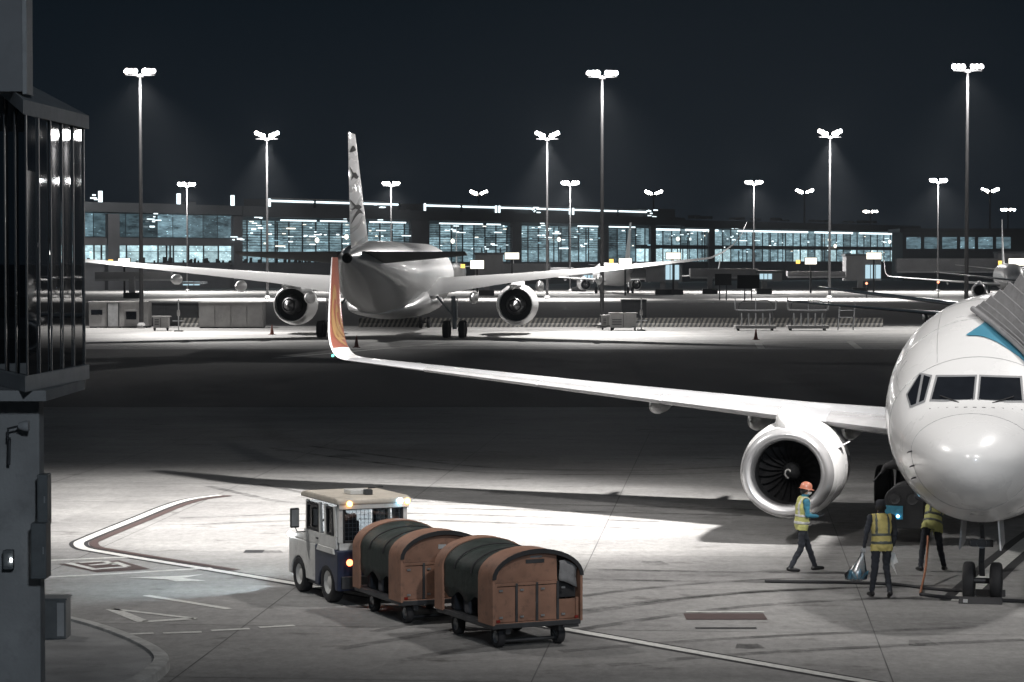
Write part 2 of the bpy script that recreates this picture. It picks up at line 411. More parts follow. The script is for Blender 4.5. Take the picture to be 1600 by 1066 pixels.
# service road line: white band hooking back on itself with a red band inside it
hook = [G(*q) for q in [(345, 774), (300, 780), (262, 791), (215, 810), (165, 830), (136, 842), (123, 849), (130, 857), (160, 863), (250, 878), (350, 894), (470, 914), (890, 985), (1100, 1022), (1330, 1062), (1500, 1090)]]
hk = spline(hook, 6)
ribbon('painted_line', hk, 0.40, 'black_line', 0.006)
ribbon('painted_line', hk, 0.22, 'white_line', 0.010)
ribbon('painted_line', spline([p for p in hook[:11]], 6), 0.20, 'red_line', 0.0135, side=0.32)
def mark(pts, w, mat='white_line', z=0.008): return ribbon('painted_line', [G(*q) for q in pts], w, mat, z)
mark([(62, 877), (200, 871)], 0.18); mark([(62, 903), (180, 897), (330, 888)], 0.18)
mark([(228, 931), (358, 952)], 0.16); mark([(174, 952), (224, 972)], 0.22); mark([(224, 972), (305, 967)], 0.2); mark([(174, 952), (305, 967)], 0.14)
for a, b in (((190, 992), (240, 990)), ((255, 990), (315, 988)), ((330, 986), (390, 983)), ((405, 981), (460, 978))): mark([a, b], 0.16)
# red marking panel with its white letters, and the white arrow beside it
mb = MB(); mb.add([tuple(G(92, 882) + Vector((0, 0, .008))), tuple(G(186, 876) + Vector((0, 0, .008))), tuple(G(236, 890) + Vector((0, 0, .008))), tuple(G(152, 895) + Vector((0, 0, .008)))], [(0, 1, 2, 3)])
mb.build('painted_panel', 'red_line', ground)['kind'] = 'structure'
for q in ([(106, 880.5), (150, 891)], [(124, 880), (160, 878)], [(150, 890), (198, 886.5)], [(140, 884), (178, 881)], [(178, 879), (200, 886)], [(163, 878), (182, 883)]): mark(q, 0.15, z=0.012)
ar = [(200, 903), (262, 906), (275, 909), (322, 908), (285, 904), (318, 898), (275, 901)]
mb = MB().add([tuple(G(*q) + Vector((0, 0, .008))) for q in ar], [tuple(range(len(ar)))]); mb.build('painted_arrow', 'white_line', ground)['kind'] = 'structure'
# stop bar in front of the aircraft, lead-in line under it
mark([(1070, 964), (1196, 964)], 0.75, 'red_line'); mark([(1086, 982), (1182, 982)], 0.16, 'black_line')
mark([(1072, 957), (1194, 957)], 0.10, 'white_line', 0.012)
mark([(1500, 940), (1560, 884), (1606, 846), (1700, 780)], 0.75, 'black_line'); mark([(1500, 940), (1560, 884), (1606, 846), (1700, 780)], 0.34, 'white_line', 0.012)
mark([(382, 862), (412, 862)], 0.5, 'black_line')
# far stand lines
for a, b in (((1184, 536), (1190, 545)), ((1328, 534), (1342, 545)), ((430, 560), (700, 536)), ((143, 541), (520, 533)), ((560, 541), (1400, 535))): mark([a, b], 0.5)

def tyre_mat():
    m, n, l, out = new_mat('rubber_shade_mark')
    d = n.new('ShaderNodeBsdfDiffuse'); d.inputs[0].default_value = (.05, .05, .052, 1); t = n.new('ShaderNodeBsdfTransparent'); mx = n.new('ShaderNodeMixShader')
    g_ = n.new('ShaderNodeNewGeometry'); z = n.new('ShaderNodeTexNoise'); z.inputs['Scale'].default_value = .9; z.inputs['Detail'].default_value = 8; z.inputs['Roughness'].default_value = .75; l.new(g_.outputs['Position'], z.inputs['Vector'])
    q = n.new('ShaderNodeMapRange'); q.inputs[1].default_value = .38; q.inputs[2].default_value = .68; q.inputs[4].default_value = .6; l.new(z.outputs[0], q.inputs[0])
    l.new(q.outputs[0], mx.inputs[0]); l.new(t.outputs[0], mx.inputs[1]); l.new(d.outputs[0], mx.inputs[2]); l.new(mx.outputs[0], out.inputs[0])
tyre_mat()
for pts in ([(326, 760), (380, 772), (450, 785), (620, 793), (850, 798), (1160, 806)], [(700, 1000), (900, 960), (1180, 925), (1500, 915)], [(640, 1030), (900, 985), (1200, 945), (1560, 930)], [(420, 700), (700, 735), (1000, 742), (1200, 735)], [(900, 905), (1100, 909), (1400, 912)], [(950, 1040), (1200, 1020), (1600, 1000)], [(300, 820), (600, 812), (1000, 826)]):  # tyre tracks; the first run also paints in the near wing's shadow line
    q = spline([G(*p) for p in pts], 8); ribbon('tyre_shade_mark', q, .26, 'rubber_shade_mark', .0055); ribbon('tyre_shade_mark', q, .24, 'rubber_shade_mark', .0055, side=1.5)
for a, b, w_ in ((520, 712, 1.2), (400, 862, .5), (1000, 880, .7), (1150, 1010, .5), (760, 770, 1.0), (1420, 1005, .6)):
    ribbon('stain', [G(a, b), G(a + 22, b + .5), G(a + 40, b)], w_, 'rubber_shade_mark', .0058)
# kerbed traffic island at the lower left
kp = spline([G(*q) for q in [(40, 968), (110, 978), (170, 995), (225, 1018), (252, 1040), (236, 1062), (190, 1085), (60, 1110)]], 6)
kc = MB()
rings = []
for i, p in enumerate(kp):
    d = (kp[min(i + 1, len(kp) - 1)] - kp[max(i - 1, 0)]); d.z = 0; d.normalize(); q = Vector((-d.y, d.x, 0))
    rings.append([p + q * .13, p + q * .11 + Vector((0, 0, .13)), p + q * .04 + Vector((0, 0, .15)), p - q * .11 + Vector((0, 0, .15)), p - q * .13])
kc.loft(rings); struct(kc.build('kerb', 'kerb_concrete', smooth=30))
ring = [(p.x, p.y, 0.11) for p in kp] + [(-12, 33, 0.11), (-12, 44, .11)]
struct(MB().add(ring, [tuple(range(len(ring)))]).build('island_paving', 'concrete_wall'))

# ================================================================== AIRLINERS
def airfoil(n=12):
    pts = []
    for i in range(n + 1):
        x = 0.5 * (1 + math.cos(math.pi * i / n)); t = 5 * (0.2969 * math.sqrt(x) - 0.126 * x - 0.3516 * x * x + 0.2843 * x ** 3 - 0.1036 * x ** 4)
        pts.append((x, 0.5 * t + 0.04 * x * (1 - x) * 1.6))
    for i in range(1, n):
        x = 0.5 * (1 - math.cos(math.pi * i / n)); t = 5 * (0.2969 * math.sqrt(x) - 0.126 * x - 0.3516 * x * x + 0.2843 * x ** 3 - 0.1036 * x ** 4)
        pts.append((x, -0.5 * t + 0.04 * x * (1 - x) * 1.6))
    return pts                                                  # TE -> upper -> LE -> lower
AF = airfoil()
def wing_rings(sec, sgn, fine=1, off=0.0, inc=(0, 0)):
    """sec rows: x, z, yLE, chord, thickness ratio -> rings"""
    sec = [np.array(q, float) for q in sec]; rows = []
    for i in range(len(sec) - 1):
        for k in range(fine): rows.append(sec[i] + (sec[i + 1] - sec[i]) * k / fine)
    rows.append(sec[-1]); rings = []
    for i, (x, z, y, c, t) in enumerate(rows):
        a, b = rows[max(i - 1, 0)], rows[min(i + 1, len(rows) - 1)]
        dx, dz = b[0] - a[0], b[1] - a[1]; L = math.hypot(dx, dz) or 1; nx, nz = -dz / L, dx / L
        ring = []; ti = math.tan(R(inc[0] + (inc[1] - inc[0]) * i / max(1, len(rows) - 1)))
        for u, h in AF:
            hh = h * t * c - u * c * ti; uu = u
            ring.append((sgn * (x + nx * hh), y + uu * c - (off if u < 0.02 else 0), z + nz * hh))
        rings.append(ring)
    return rings
def slat_rings(sec, sgn, a, b, off):
    """front shell of a wing between span fractions a..b"""
    sec = [np.array(q, float) for q in sec]
    xs = [q[0] for q in sec]
    def at(x):
        return np.array([np.interp(x, xs, [q[k] for q in sec]) for k in range(5)])
    rings = []
    for k in range(5):
        x = xs[0] + (xs[-1] - xs[0]) * (a + (b - a) * k / 4); q = at(x); c, t = q[3], q[4]
        ring = []
        for u, h in AF:
            if u <= 0.16: ring.append((sgn * q[0], q[2] + u * c - off * 1.2 * (1 - u / 0.16), q[1] + h * t * c + (off if h >= 0 else -off)))
        inner = [(p[0], p[1] + 0.02, p[2] - (0.03 if i < len(ring) / 2 else -0.03)) for i, p in enumerate(ring)]
        rings.append(ring)
    return rings

class Fuse:
    def __init__(s, st):
        st = list(zip(*st)); s.y0, s.y1 = st[0][0], st[0][-1]
        s.top, s.bot, s.w, s.zc = (pchip(st[0], st[k]) for k in (1, 2, 3, 4))
    def pt(s, y, a, off=0.0):
        zc = s.zc(y); w = s.w(y) + off; c, q = math.cos(a), math.sin(a)
        h = (s.top(y) - zc if q >= 0 else zc - s.bot(y)) + off
        return (w * c, y, zc + h * q)
    def inside(s, x, y, z):
        zc = s.zc(y); h = (s.top(y) - zc) if z >= zc else (zc - s.bot(y)); w = s.w(y)
        return w > 1e-4 and h > 1e-4 and (x / w) ** 2 + ((z - zc) / h) ** 2 <= 1
    def front(s, x, z, lo=0.0, hi=9.0):
        for _ in range(40):
            m = (lo + hi) / 2
            if s.inside(x, m, z): hi = m
            else: lo = m
        return hi
    def mesh(s, ys, n):
        return [[s.pt(y, 2 * math.pi * k / n) for k in range(n)] for y in ys]

def wheel(parent, c, r, w, name='wheel', n=20, rim='steel', sub=True):
    """a tyre on a rim, axle along X"""
    x = w / 2
    t = MB().lathe([(r * .58, -x * .8), (r * .8, -x), (r * .94, -x * .85), (r, -x * .5), (r, x * .5), (r * .94, x * .85), (r * .8, x), (r * .58, x * .8)], axis='X', n=n, cap=False)
    o = t.build(name, 'black_rubber', parent, loc=c, smooth=40)
    if sub:
        MB().lathe([(0.001, -x * .55), (r * .2, -x * .6), (r * .35, -x * .4), (r * .58, -x * .75), (r * .58, x * .75), (r * .35, x * .4), (r * .2, x * .6), (.001, x * .55)], axis='X', n=n).build('rim', rim, o, smooth=40)
    return o

def engine(root, x, y, z, r, L, detail, rear=False, flat=0.93):
    e_ = bpy.data.objects
    n = 48 if detail else 24
    rf = r * .66                                                # fan radius
    cowl = MB().lathe([(r * .90, 0.28 * r), (r * .955, .5 * r), (r * .99, .8 * r), (r, 1.1 * r), (r * .99, L * .55), (r * .93, L * .78), (r * .82, L), (r * .78, L), (r * .80, L * .8), (r * .70, L * .62)], axis='Y', n=n, flat=flat)
    c = cowl.build('engine_cowl', 'paint_white' if detail else 'paint_far', root, loc=(x, y, z), smooth=50)
    lip = MB().lathe([(r * .902, .285 * r), (r * .87, .13 * r), (r * .83, .035 * r), (r * .77, 0), (r * .71, .035 * r), (r * .66, .15 * r), (r * .64, .32 * r)], axis='Y', n=n, flat=flat)
    lip.build('inlet_lip', 'bare_metal', c, smooth=180)
    MB().lathe([(r * .64, .32 * r), (r * .645, .6 * r), (rf, .95 * r)], axis='Y', n=n, flat=flat).build('inlet_duct', 'paint_grey' if not detail else 'dark_cavity', c, smooth=180)
    if detail:
        MB().lathe([(rf * 1.02, 1.12 * r), (.02, 1.12 * r)], axis='Y', n=n).build('fan_disc', 'dark_cavity', c)
        for k in range(24):
            a = 2 * math.pi * k / 24; rings = []
            for s_ in range(6):
                rr = rf * (.27 + .73 * s_ / 5) * .985; tw = .25 + .75 * s_ / 5; ch = r * (.10 + .055 * math.sin(math.pi * s_ / 5 * .9))
                ring = []
                for u, h in ((-1, 0), (0, .05), (1, 0), (0, -.05)):
                    tt = u * ch * math.sin(tw); yy = u * ch * math.cos(tw) * -1 + h * .3
                    aa = a + tt / rr
                    ring.append((rr * math.cos(aa), r * .95 + yy, rr * math.sin(aa)))
                rings.append(ring)
            MB().loft(rings).build('fan_blade', 'fan_blade', c, smooth=40)
        sp = MB().lathe([(0.004, .52 * r), (rf * .10, .60 * r), (rf * .2, .74 * r), (rf * .285, .95 * r), (rf * .285, 1.1 * r)], axis='Y', n=24).build('spinner', 'steel_dark', c, smooth=60)
        sw = []
        for k in range(9):
            a = 1.0 + k * .42; q = .0 + k / 8; rr = rf * (.05 + .13 * q); yy = .555 * r + .19 * r * q - .008
            sw.append((rr * math.cos(a), yy - .006, rr * math.sin(a)))
        MB().tube(sw, [.014 + .003 * k for k in range(9)], 6).build('spiral_mark', 'paper_white', c)
        MB().prism([(0, 0), (.62, 0), (.66, .05), (.55, .27), (.42, .26)], -.012, .012).build('strake', 'paint_white', c)
        st = c.children[-1]; a = R(28)
        st.location = (r * .97 * math.cos(a) * (1 if x < 0 else -1), 1.05, r * .97 * math.sin(a)); st.rotation_euler = (0, (R(62) if x < 0 else -R(62)), 0)
    else:
        MB().lathe([(rf, .98 * r), (.02, .98 * r)], axis='Y', n=n).build('fan_disc', 'dark_cavity', c)
        MB().lathe([(r * .77, L * .80), (.3 * r, L * .80)], axis='Y', n=n).build('nozzle_back', 'dark_cavity', c)
    MB().lathe([(r * .50, L * .62), (r * .46, L * .95), (r * .30, L * 1.22), (r * .27, L * 1.2), (r * .16, L * 1.30), (.01, L * 1.42)], axis='Y', n=24).build('exhaust_core', 'steel_dark', c, smooth=50)
    return c

def pylon(root, x, y0, y1, z0, z1, mat, w=0.22):
    rings = []
    st_ = ((y0 - .95, z0 + .02, z0 - .2, .05), (y0 - .8, z0 + .2, z0 - .2, w * .9), (y0 - .5, z0 + .26, z0 - .2, w * 1.3), (y0, z0 + .36, z0 - .2, w * 1.5), (y0 + .6, z1 + .02, z0 - .2, w * 1.5), (y0 + 1.4, z1 + .10, z0 - .2, w * 1.3), (y1, z1, z0 - .1, w), (y1 + 1.2, z1 - .2, z1 - .4, .04))
    for y, zt, zb, ww in st_:
        ring = []
        for k in range(20):
            a = 2 * math.pi * k / 20; c_, q_ = math.cos(a), math.sin(a)
            ring.append((x + ww * math.copysign(abs(c_) ** .7, c_), y, (zt + zb) / 2 + (zt - zb) / 2 * math.copysign(abs(q_) ** .75, q_)))
        rings.append(ring)
    return MB().loft(rings).build('pylon', mat, root, smooth=70)

def airliner(name, label, loc, rz, sp, detail=False, group=None):
    root = thing(name, label, 'aircraft', loc, rz, group)
    fu = Fuse(sp['fuse']); pw = 'paint_white' if detail else 'paint_far'
    n = 72 if detail else 36
    y0, y1 = fu.y0, fu.y1
    ys = [y0 + (y1 - y0) * q for q in ([.0002, .0008, .002, .004, .007, .011, .016, .022, .03, .038, .047, .057, .068, .08, .095, .11, .13, .15, .18, .22, .28, .36, .45, .55, .62, .68, .73, .78, .82, .86, .9, .93, .955, .975, .99, 1.0])]
    body = MB().loft(fu.mesh(ys, n)).build('fuselage', pw, root, smooth=50)
    for sg in sp.get('sides', (-1, 1)):
        w = MB().loft(wing_rings(sp['wing'], sg, 6, inc=sp.get('inc', (0, 0)))).build('wing', 'paint_grey' if detail else pw, root, smooth=60)
        if sp.get('winglet'):
            wl = MB()
            rr = wing_rings(sp['winglet'], sg, 1, inc=(sp.get('inc', (0, 0))[1], 0))
            wl.loft(rr)
            if sp.get('winglet_red') is not None:
                npt = len(AF)
                fm = []
                for i in range(len(rr) - 1):
                    for j in range(npt):
                        u = (AF[j][0] + AF[(j + 1) % npt][0]) / 2
                        fm.append(1 if (u > .10 and i >= sp['winglet_red']) else 0)
                wl.m = fm + [1, 1]
                wo_ = wl.build('winglet', ['paint_white', 'paint_red'], root, smooth=60)
                # gold flame ribbons on the inner face
                def onw(s_, u):
                    f_ = s_ * (len(rr) - 1); i = min(int(f_), len(rr) - 2); k = f_ - i
                    def up(ring):
                        pts = [(AF[j][0], ring[j]) for j in range(13)]
                        for (ua, pa), (ub, pb) in zip(pts, pts[1:]):
                            if ub <= u <= ua:
                                q = (ua - u) / (ua - ub + 1e-9); return Vector(pa).lerp(Vector(pb), q)
                        return Vector(pts[-1][1])
                    p = up(rr[i]).lerp(up(rr[i + 1]), k)
                    return p + Vector((-sg * .012, 0, .004))
                flames = [
                    ([(.46, .92), (.52, .62), (.60, .36), (.68, .24), (.76, .22), (.81, .34), (.79, .5), (.75, .52)], .085),
                    ([(.42, .66), (.49, .44), (.56, .28), (.64, .18), (.72, .14)], .06),
                    ([(.50, .95), (.56, .75), (.62, .55), (.68, .45), (.72, .52), (.70, .66)], .07),
                    ([(.58, .96), (.63, .82), (.69, .74), (.74, .80)], .045),
                    ([(.38, .9), (.43, .70), (.50, .52), (.47, .8)], .05)]
                for pts, wd in flames:
                    sp_ = spline([(a, b, 0) for a, b in pts], 5); m_ = MB(); vs = []
                    for i, q in enumerate(sp_):
                        d = (sp_[min(i + 1, len(sp_) - 1)] - sp_[max(i - 1, 0)]).normalized(); nn = Vector((-d.y, d.x, 0))
                        ww = wd * math.sin(math.pi * min(1, (i + .6) / len(sp_))) ** .7
                        for e_ in (1, -1):
                            q2 = q + nn * ww * e_ * .5 * Vector((.5, 1, 0)).length
                            vs.append(onw(min(max(q2.x, .3), .98), min(max(q2.y, .10), .99)))
                    m_.add(vs, [(2 * i, 2 * i + 1, 2 * i + 3, 2 * i + 2) for i in range(len(sp_) - 1)])
                    m_.build('flame_motif', 'paint_gold', wo_)
            else:
                wl.build('winglet', pw, root, smooth=60)
        if detail:
            for a, b in ((.02, .175), (.225, .43), (.435, .64), (.645, .85)):
                MB().loft(slat_rings(sp['wing'], sg, a, b, .012), cap=False, closed=False).build('slat', 'bare_metal', w, smooth=60)
        for fx, fy, fz, fl, fr in sp['fairings']:
            prof = [(0.02, 0), (fr * .7, fl * .10), (fr, fl * .28), (fr * .95, fl * .6), (fr * .5, fl * .88), (.02, fl)]
            f_ = MB().lathe(prof, axis='Y', n=14).build('flap_fairing', pw, root, loc=(sg * fx, fy, fz), smooth=60); f_.scale = (.75, 1, 1.15)
        ex, ey, ez, er, el = sp['engine']
        engine(root, sg * ex, ey, ez, er, el, detail, flat=sp.get('flat', .97))
        pylon(root, sg * ex, ey + sp['pyl'][0], ey + sp['pyl'][1], ez + er * .95, sp['pyl'][2], pw, .22 * er)
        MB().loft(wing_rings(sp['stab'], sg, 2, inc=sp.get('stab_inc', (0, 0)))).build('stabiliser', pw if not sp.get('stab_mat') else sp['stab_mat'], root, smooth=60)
    fin = [[(x, y, z) for x, y, z in ring] for ring in []]
    rings = []
    for z, yl, c, t in sp['fin']:
        rings.append([(h * t * c, yl + u * c, z) for u, h in [(a, b - 0.04 * a * (1 - a) * 1.6) for a, b in AF]])
    MB().loft(rings).build('fin', sp.get('fin_mat', pw), root, smooth=60)
    # landing gear
    ng = sp['nose_gear']
    gear = MB().tube([(0, ng[0], ng[2] * .9), (0, ng[0], ng[1] * 1.6 + .9)], ng[1] * .26, 12)
    MB().tube([(0, ng[0] - .06, ng[1] + .75), (0, ng[0] - .9, ng[1] * 2 + 1.4)], ng[1] * .12, 8).build('drag_brace', 'steel_dark', root)
    gear.tube([(-ng[3], ng[0], ng[1]), (ng[3], ng[0], ng[1])], ng[1] * .15, 8)
    ngo = gear.build('nose_gear_strut', 'steel_dark', root, smooth=50)
    for sg in (-1, 1): wheel(root, (sg * ng[3], ng[0], ng[1]), ng[1], ng[1] * .62, 'nose_wheel', sub=detail)
    for gx, gy in sp['main_gear']:
        for sg in (-1, 1):
            st = MB().tube([(sg * gx, gy, sp['mr']), (sg * (gx - .1), gy + .05, sp['mz'])], sp['mr'] * .28, 10)
            st.tube([(sg * gx, gy, sp['mr'] + .9), (sg * (gx - 1.4), gy - .1, sp['mz'])], sp['mr'] * .13, 8)
            so = st.build('main_gear_strut', 'steel_dark' if detail else 'galvanised', root, smooth=50)
            MB().box(sg * gx + sg * .30 * sp['mr'] - .02, sg * gx + sg * .30 * sp['mr'] + .02, gy - .55 * sp['mr'], gy + .55 * sp['mr'], sp['mr'] * 2.0, sp['mz'] - .1).build('gear_door', pw, root)
            for dy in sp['bogie']:
                for q in (-1, 1): wheel(root, (sg * gx + q * sp['mw'], gy + dy, sp['mr']), sp['mr'], sp['mr'] * .72, 'main_wheel', sub=detail)
    return root, fu

FUSE_N = [(0, 2.76, 2.74, 0.01, 2.75), (.04, 2.92, 2.58, .20, 2.75), (.15, 3.04, 2.42, .40, 2.76), (.4, 3.21, 2.22, .64, 2.78), (.8, 3.39, 2.02, .87, 2.82), (1.3, 3.55, 1.84, 1.09, 2.90), (1.75, 3.68, 1.72, 1.26, 2.98),
          (2.1, 3.90, 1.64, 1.38, 3.05), (2.6, 4.24, 1.55, 1.51, 3.14), (3.2, 4.60, 1.47, 1.63, 3.24), (4.0, 4.94, 1.40, 1.74, 3.34), (5.0, 5.22, 1.36, 1.82, 3.42), (6.2, 5.38, 1.34, 1.87, 3.46), (8, 5.42, 1.33, 1.88, 3.47),
          (25, 5.42, 1.33, 1.88, 3.47), (29, 5.42, 1.6, 1.82, 3.5), (33, 5.36, 2.5, 1.42, 3.9), (36, 5.2, 3.45, .9, 4.3), (38.2, 5.0, 4.2, .4, 4.6), (39.2, 4.85, 4.6, .08, 4.72)]
def SMOOTH(rows, n=4):
    A_ = [np.array(q, float) for q in rows]; out = []
    for i in range(len(A_) - 1):
        a, b, c, d = A_[max(i - 1, 0)], A_[i], A_[i + 1], A_[min(i + 2, len(A_) - 1)]
        for k in range(n):
            t = k / n; out.append(tuple(.5 * (2 * b + (c - a) * t + (2 * a - 5 * b + 4 * c - d) * t * t + (3 * b - a - 3 * c + d) * t ** 3)))
    return out + [tuple(A_[-1])]
NARROW = dict(fuse=FUSE_N,
    wing=[(1.2, 2.30, 12.4, 8.4, .13), (1.9, 2.36, 12.9, 7.8, .13), (5.0, 2.55, 14.75, 5.7, .12), (11.0, 2.98, 17.9, 3.5, .11), (17.4, 3.46, 21.1, 1.65, .10)],
    winglet=SMOOTH([(17.4, 3.46, 21.1, 1.65, .10), (17.69, 3.51, 21.28, 1.60, .10), (17.89, 3.63, 21.46, 1.53, .10), (18.06, 3.86, 21.66, 1.45, .10), (18.18, 4.2, 21.9, 1.34, .10), (18.26, 4.75, 22.18, 1.12, .10), (18.34, 5.45, 22.55, .84, .10), (18.42, 6.15, 22.95, .55, .10)]),
    fairings=[(4.0, 17.6, 2.05, 4.2, .26), (6.3, 18.0, 2.22, 3.8, .26), (8.9, 18.9, 2.50, 3.2, .22)],
    engine=(4.6, 11.7, 1.50, 1.11, 4.2), pyl=(1.2, 4.4, 2.45), flat=.93,
    stab=[(.5, 4.5, 34.2, 3.9, .10), (7.2, 5.2, 38.0, 1.4, .09)],
    fin=[(5.0, 31.0, 6.6, .10), (6.2, 32.6, 5.4, .10), (12.3, 37.6, 2.1, .09)],
    nose_gear=(4.0, .34, 1.7, .24), main_gear=[(2.86, 19.6)], mr=.56, mz=2.3, bogie=(0,), mw=.42)
# ---- the aircraft on the near stand
PSI = R(14)
ng = G(1535, 937); nose = Vector((ng.x - 4 * math.sin(PSI), ng.y - 4 * math.cos(PSI), 0))
near_sp = dict(NARROW, winglet_red=10)
near, FU = airliner('parked_airliner', 'white twin-engine airliner with red and gold winglet, crew working under its nose', nose, -PSI, near_sp, True)

def patch(name, poly, mat, off, parent, sub=8):
    """a panel outlined in front view (x, z), laid on the nose skin"""
    poly = [Vector((a, b, 0)) for a, b in poly]; mb = MB()
    c = sum(poly, Vector()) / len(poly); edge = []
    for i, p in enumerate(poly):
        q = poly[(i + 1) % len(poly)]
        for k in range(sub): edge.append(p.lerp(q, k / sub))
    def srf(p):
        y = FU.front(p.x, p.y)
        e_ = .01; gx = (FU.front(p.x + e_, p.y) - FU.front(p.x - e_, p.y)) / (2 * e_); gz = (FU.front(p.x, p.y + e_) - FU.front(p.x, p.y - e_)) / (2 * e_)
        nn = Vector((gx, -1, gz)).normalized(); return Vector((p.x, y, p.y)) + nn * off
    rings = [[srf(c + (p - c) * s_) for p in edge] for s_ in (.02, .35, .7, 1.0)]
    mb.loft(rings, cap=True); return mb.build(name, mat, parent, smooth=60)
fus = [o for o in near.children if o.name.startswith('fuselage')][0]
for sg in (-1, 1):
    w1 = [(sg * .05, 3.70), (sg * .76, 3.69), (sg * .70, 4.05), (sg * .05, 4.07)]
    patch('windscreen_frame', [(sg * .018, 3.665), (sg * .80, 3.655), (sg * .735, 4.085), (sg * .018, 4.105)], 'panel_grey', .004, near)
    p1 = patch('windscreen', w1, 'cockpit_glass', .010, near)
    y1 = FU.front(sg * .5, 3.70) - .03
    MB().tube([(sg * .28, FU.front(sg * .28, 3.66) - .03, 3.66), (sg * .62, FU.front(sg * .62, 3.75) - .03, 3.76)], .012, 6).build('wiper', 'black_rubber', p1)
    patch('side_window_frame', [(sg * .80, 4.08), (sg * .87, 3.64), (sg * 1.14, 3.53), (sg * 1.25, 3.74), (sg * 1.04, 4.11)], 'panel_grey', .004, near)
    patch('side_window', [(sg * .83, 4.04), (sg * .895, 3.67), (sg * .98, 3.63), (sg * .95, 4.07)], 'cockpit_glass', .010, near)
    patch('side_window', [(sg * 1.00, 4.07), (sg * 1.03, 3.61), (sg * 1.12, 3.57), (sg * 1.215, 3.74), (sg * 1.03, 4.08)], 'cockpit_glass', .010, near)
    for z, x in ((2.62, .98), (2.86, 1.02), (2.40, .97)):
        yy = FU.front(sg * x, z)
        MB().tube([(sg * x, yy, z), (sg * (x + .05), yy - .05, z - .01), (sg * (x + .055), yy - .19, z - .012)], [.016, .013, .009], 8).build('probe', 'steel_dark', near)
for y_ in (2.85, 4.3, 5.9, 7.6):
    sr = [FU.pt(y_, 2 * math.pi * k / 60, .0015) for k in range(61)]
    MB().tube(sr, .003, 4).build('skin_joint', 'paint_grey', near)
for a_ in (28, 62, 118, 152, 200, 235, 305, 340):
    sr = [FU.pt(2.9 + .35 * k, R(a_), .0015) for k in range(14)]
    MB().tube(sr, .003, 4).build('skin_joint', 'paint_grey', near)
# faint radome joint and rivet row under the windscreen
jr = []
for k in range(40):
    a = R(200) + R(320) * k / 39 - R(90) - R(20); jr.append(FU.pt(1.15, 2 * math.pi * k / 39, .003))
MB().tube(jr, .0035, 5).build('radome_joint', 'paint_grey', near)
for k in range(11):
    x = -.75 + .15 * k; z = 3.585 + .05 * (1 - (x / .75) ** 2) - .04
    yy = FU.front(x, z); MB().box(x - .03, x + .03, yy - .006, yy + .01, z - .008, z + .008).build('vent_slot', 'steel_dark', near)
# turquoise flash on the crown behind the brow, seen left of the boarding canopy
NM = (Matrix.Translation(nose) @ Matrix.Rotation(-PSI, 4, 'Z')); NI = NM.inverted()
def skin(px, py, off=0.0):
    """where the sight line through a picture point meets the near fuselage"""
    for k in range(1000):
        p = P(px, py, 41 + k * .01); q = NI @ p
        if 0 < q.y < 39 and FU.inside(q.x, q.y, q.z):
            c = Vector((0, q.y, FU.zc(q.y))); d = (q - c).normalized(); return q + d * off
    return None
upper = spline([(1510, 524, 0), (1528, 512, 0), (1548, 499, 0), (1570, 492, 0), (1600, 500, 0), (1640, 520, 0)], 6)
lower = spline([(1511, 525.5, 0), (1533, 526.5, 0), (1556, 535, 0), (1578, 549, 0), (1602, 568, 0), (1640, 612, 0)], 6)
bl = []
for a, c in zip(upper, lower):
    col_ = [skin(a.x + (c.x - a.x) * v / 12, a.y + (c.y - a.y) * v / 12, .016) for v in range(13)]
    if all(col_): bl.append(col_)
MB().loft(bl, cap=False, closed=False).build('livery_flash', 'paint_blue', fus, smooth=180)
# nose gear doors, torque link, taxi light
for sg in (-1, 1):
    MB().add([(sg * .34, 3.2, .98), (sg * .34, 4.5, .98), (sg * .30, 4.5, 1.52), (sg * .30, 3.2, 1.52), (sg * .37, 3.2, .98), (sg * .37, 4.5, .98), (sg * .33, 4.5, 1.52), (sg * .33, 3.2, 1.52)],
             [(0, 1, 2, 3), (4, 7, 6, 5), (0, 4, 5, 1), (2, 6, 7, 3), (0, 3, 7, 4), (1, 5, 6, 2)]).build('nose_gear_door', 'paint_white' if sg > 0 else 'paint_grey', near)
tl = MB().bar((0, 3.9, .45), (0, 3.66, .72), .10, .04); tl.bar((0, 3.66, .72), (0, 3.88, 1.0), .10, .04); tl.box(-.2, .2, 3.72, 3.84, .98, 1.10)
tl.build('torque_link', 'steel_dark', near)
MB().lathe([(.09, 0), (.09, .05), (.001, .06)], c=(0, 3.70, 1.04), axis='Y', n=14).build('taxi_light', 'steel', near)
MB().lathe([(.035, 0), (.03, .05), (.001, .07)], c=(-17.9, 21.42, 3.56), axis='Y', n=10).build('navigation_light', 'nav_green', near)
# wing to body fairing
rr = []
for y, w, zt, zb in ((10.8, 1.2, 2.0, 1.32), (12, 1.72, 2.4, 1.15), (14, 2.08, 2.75, 1.02), (18, 2.12, 2.85, 1.0), (21, 1.95, 2.7, 1.08), (23.5, 1.3, 2.1, 1.32)):
    rr.append([(w * math.cos(a), y, (zt + zb) / 2 + (zt - zb) / 2 * (math.copysign(abs(math.sin(a)) ** .7, math.sin(a)))) for a in [2 * math.pi * k / 28 for k in range(28)]])
MB().loft(rr).build('belly_fairing', 'paint_white', near, smooth=60)

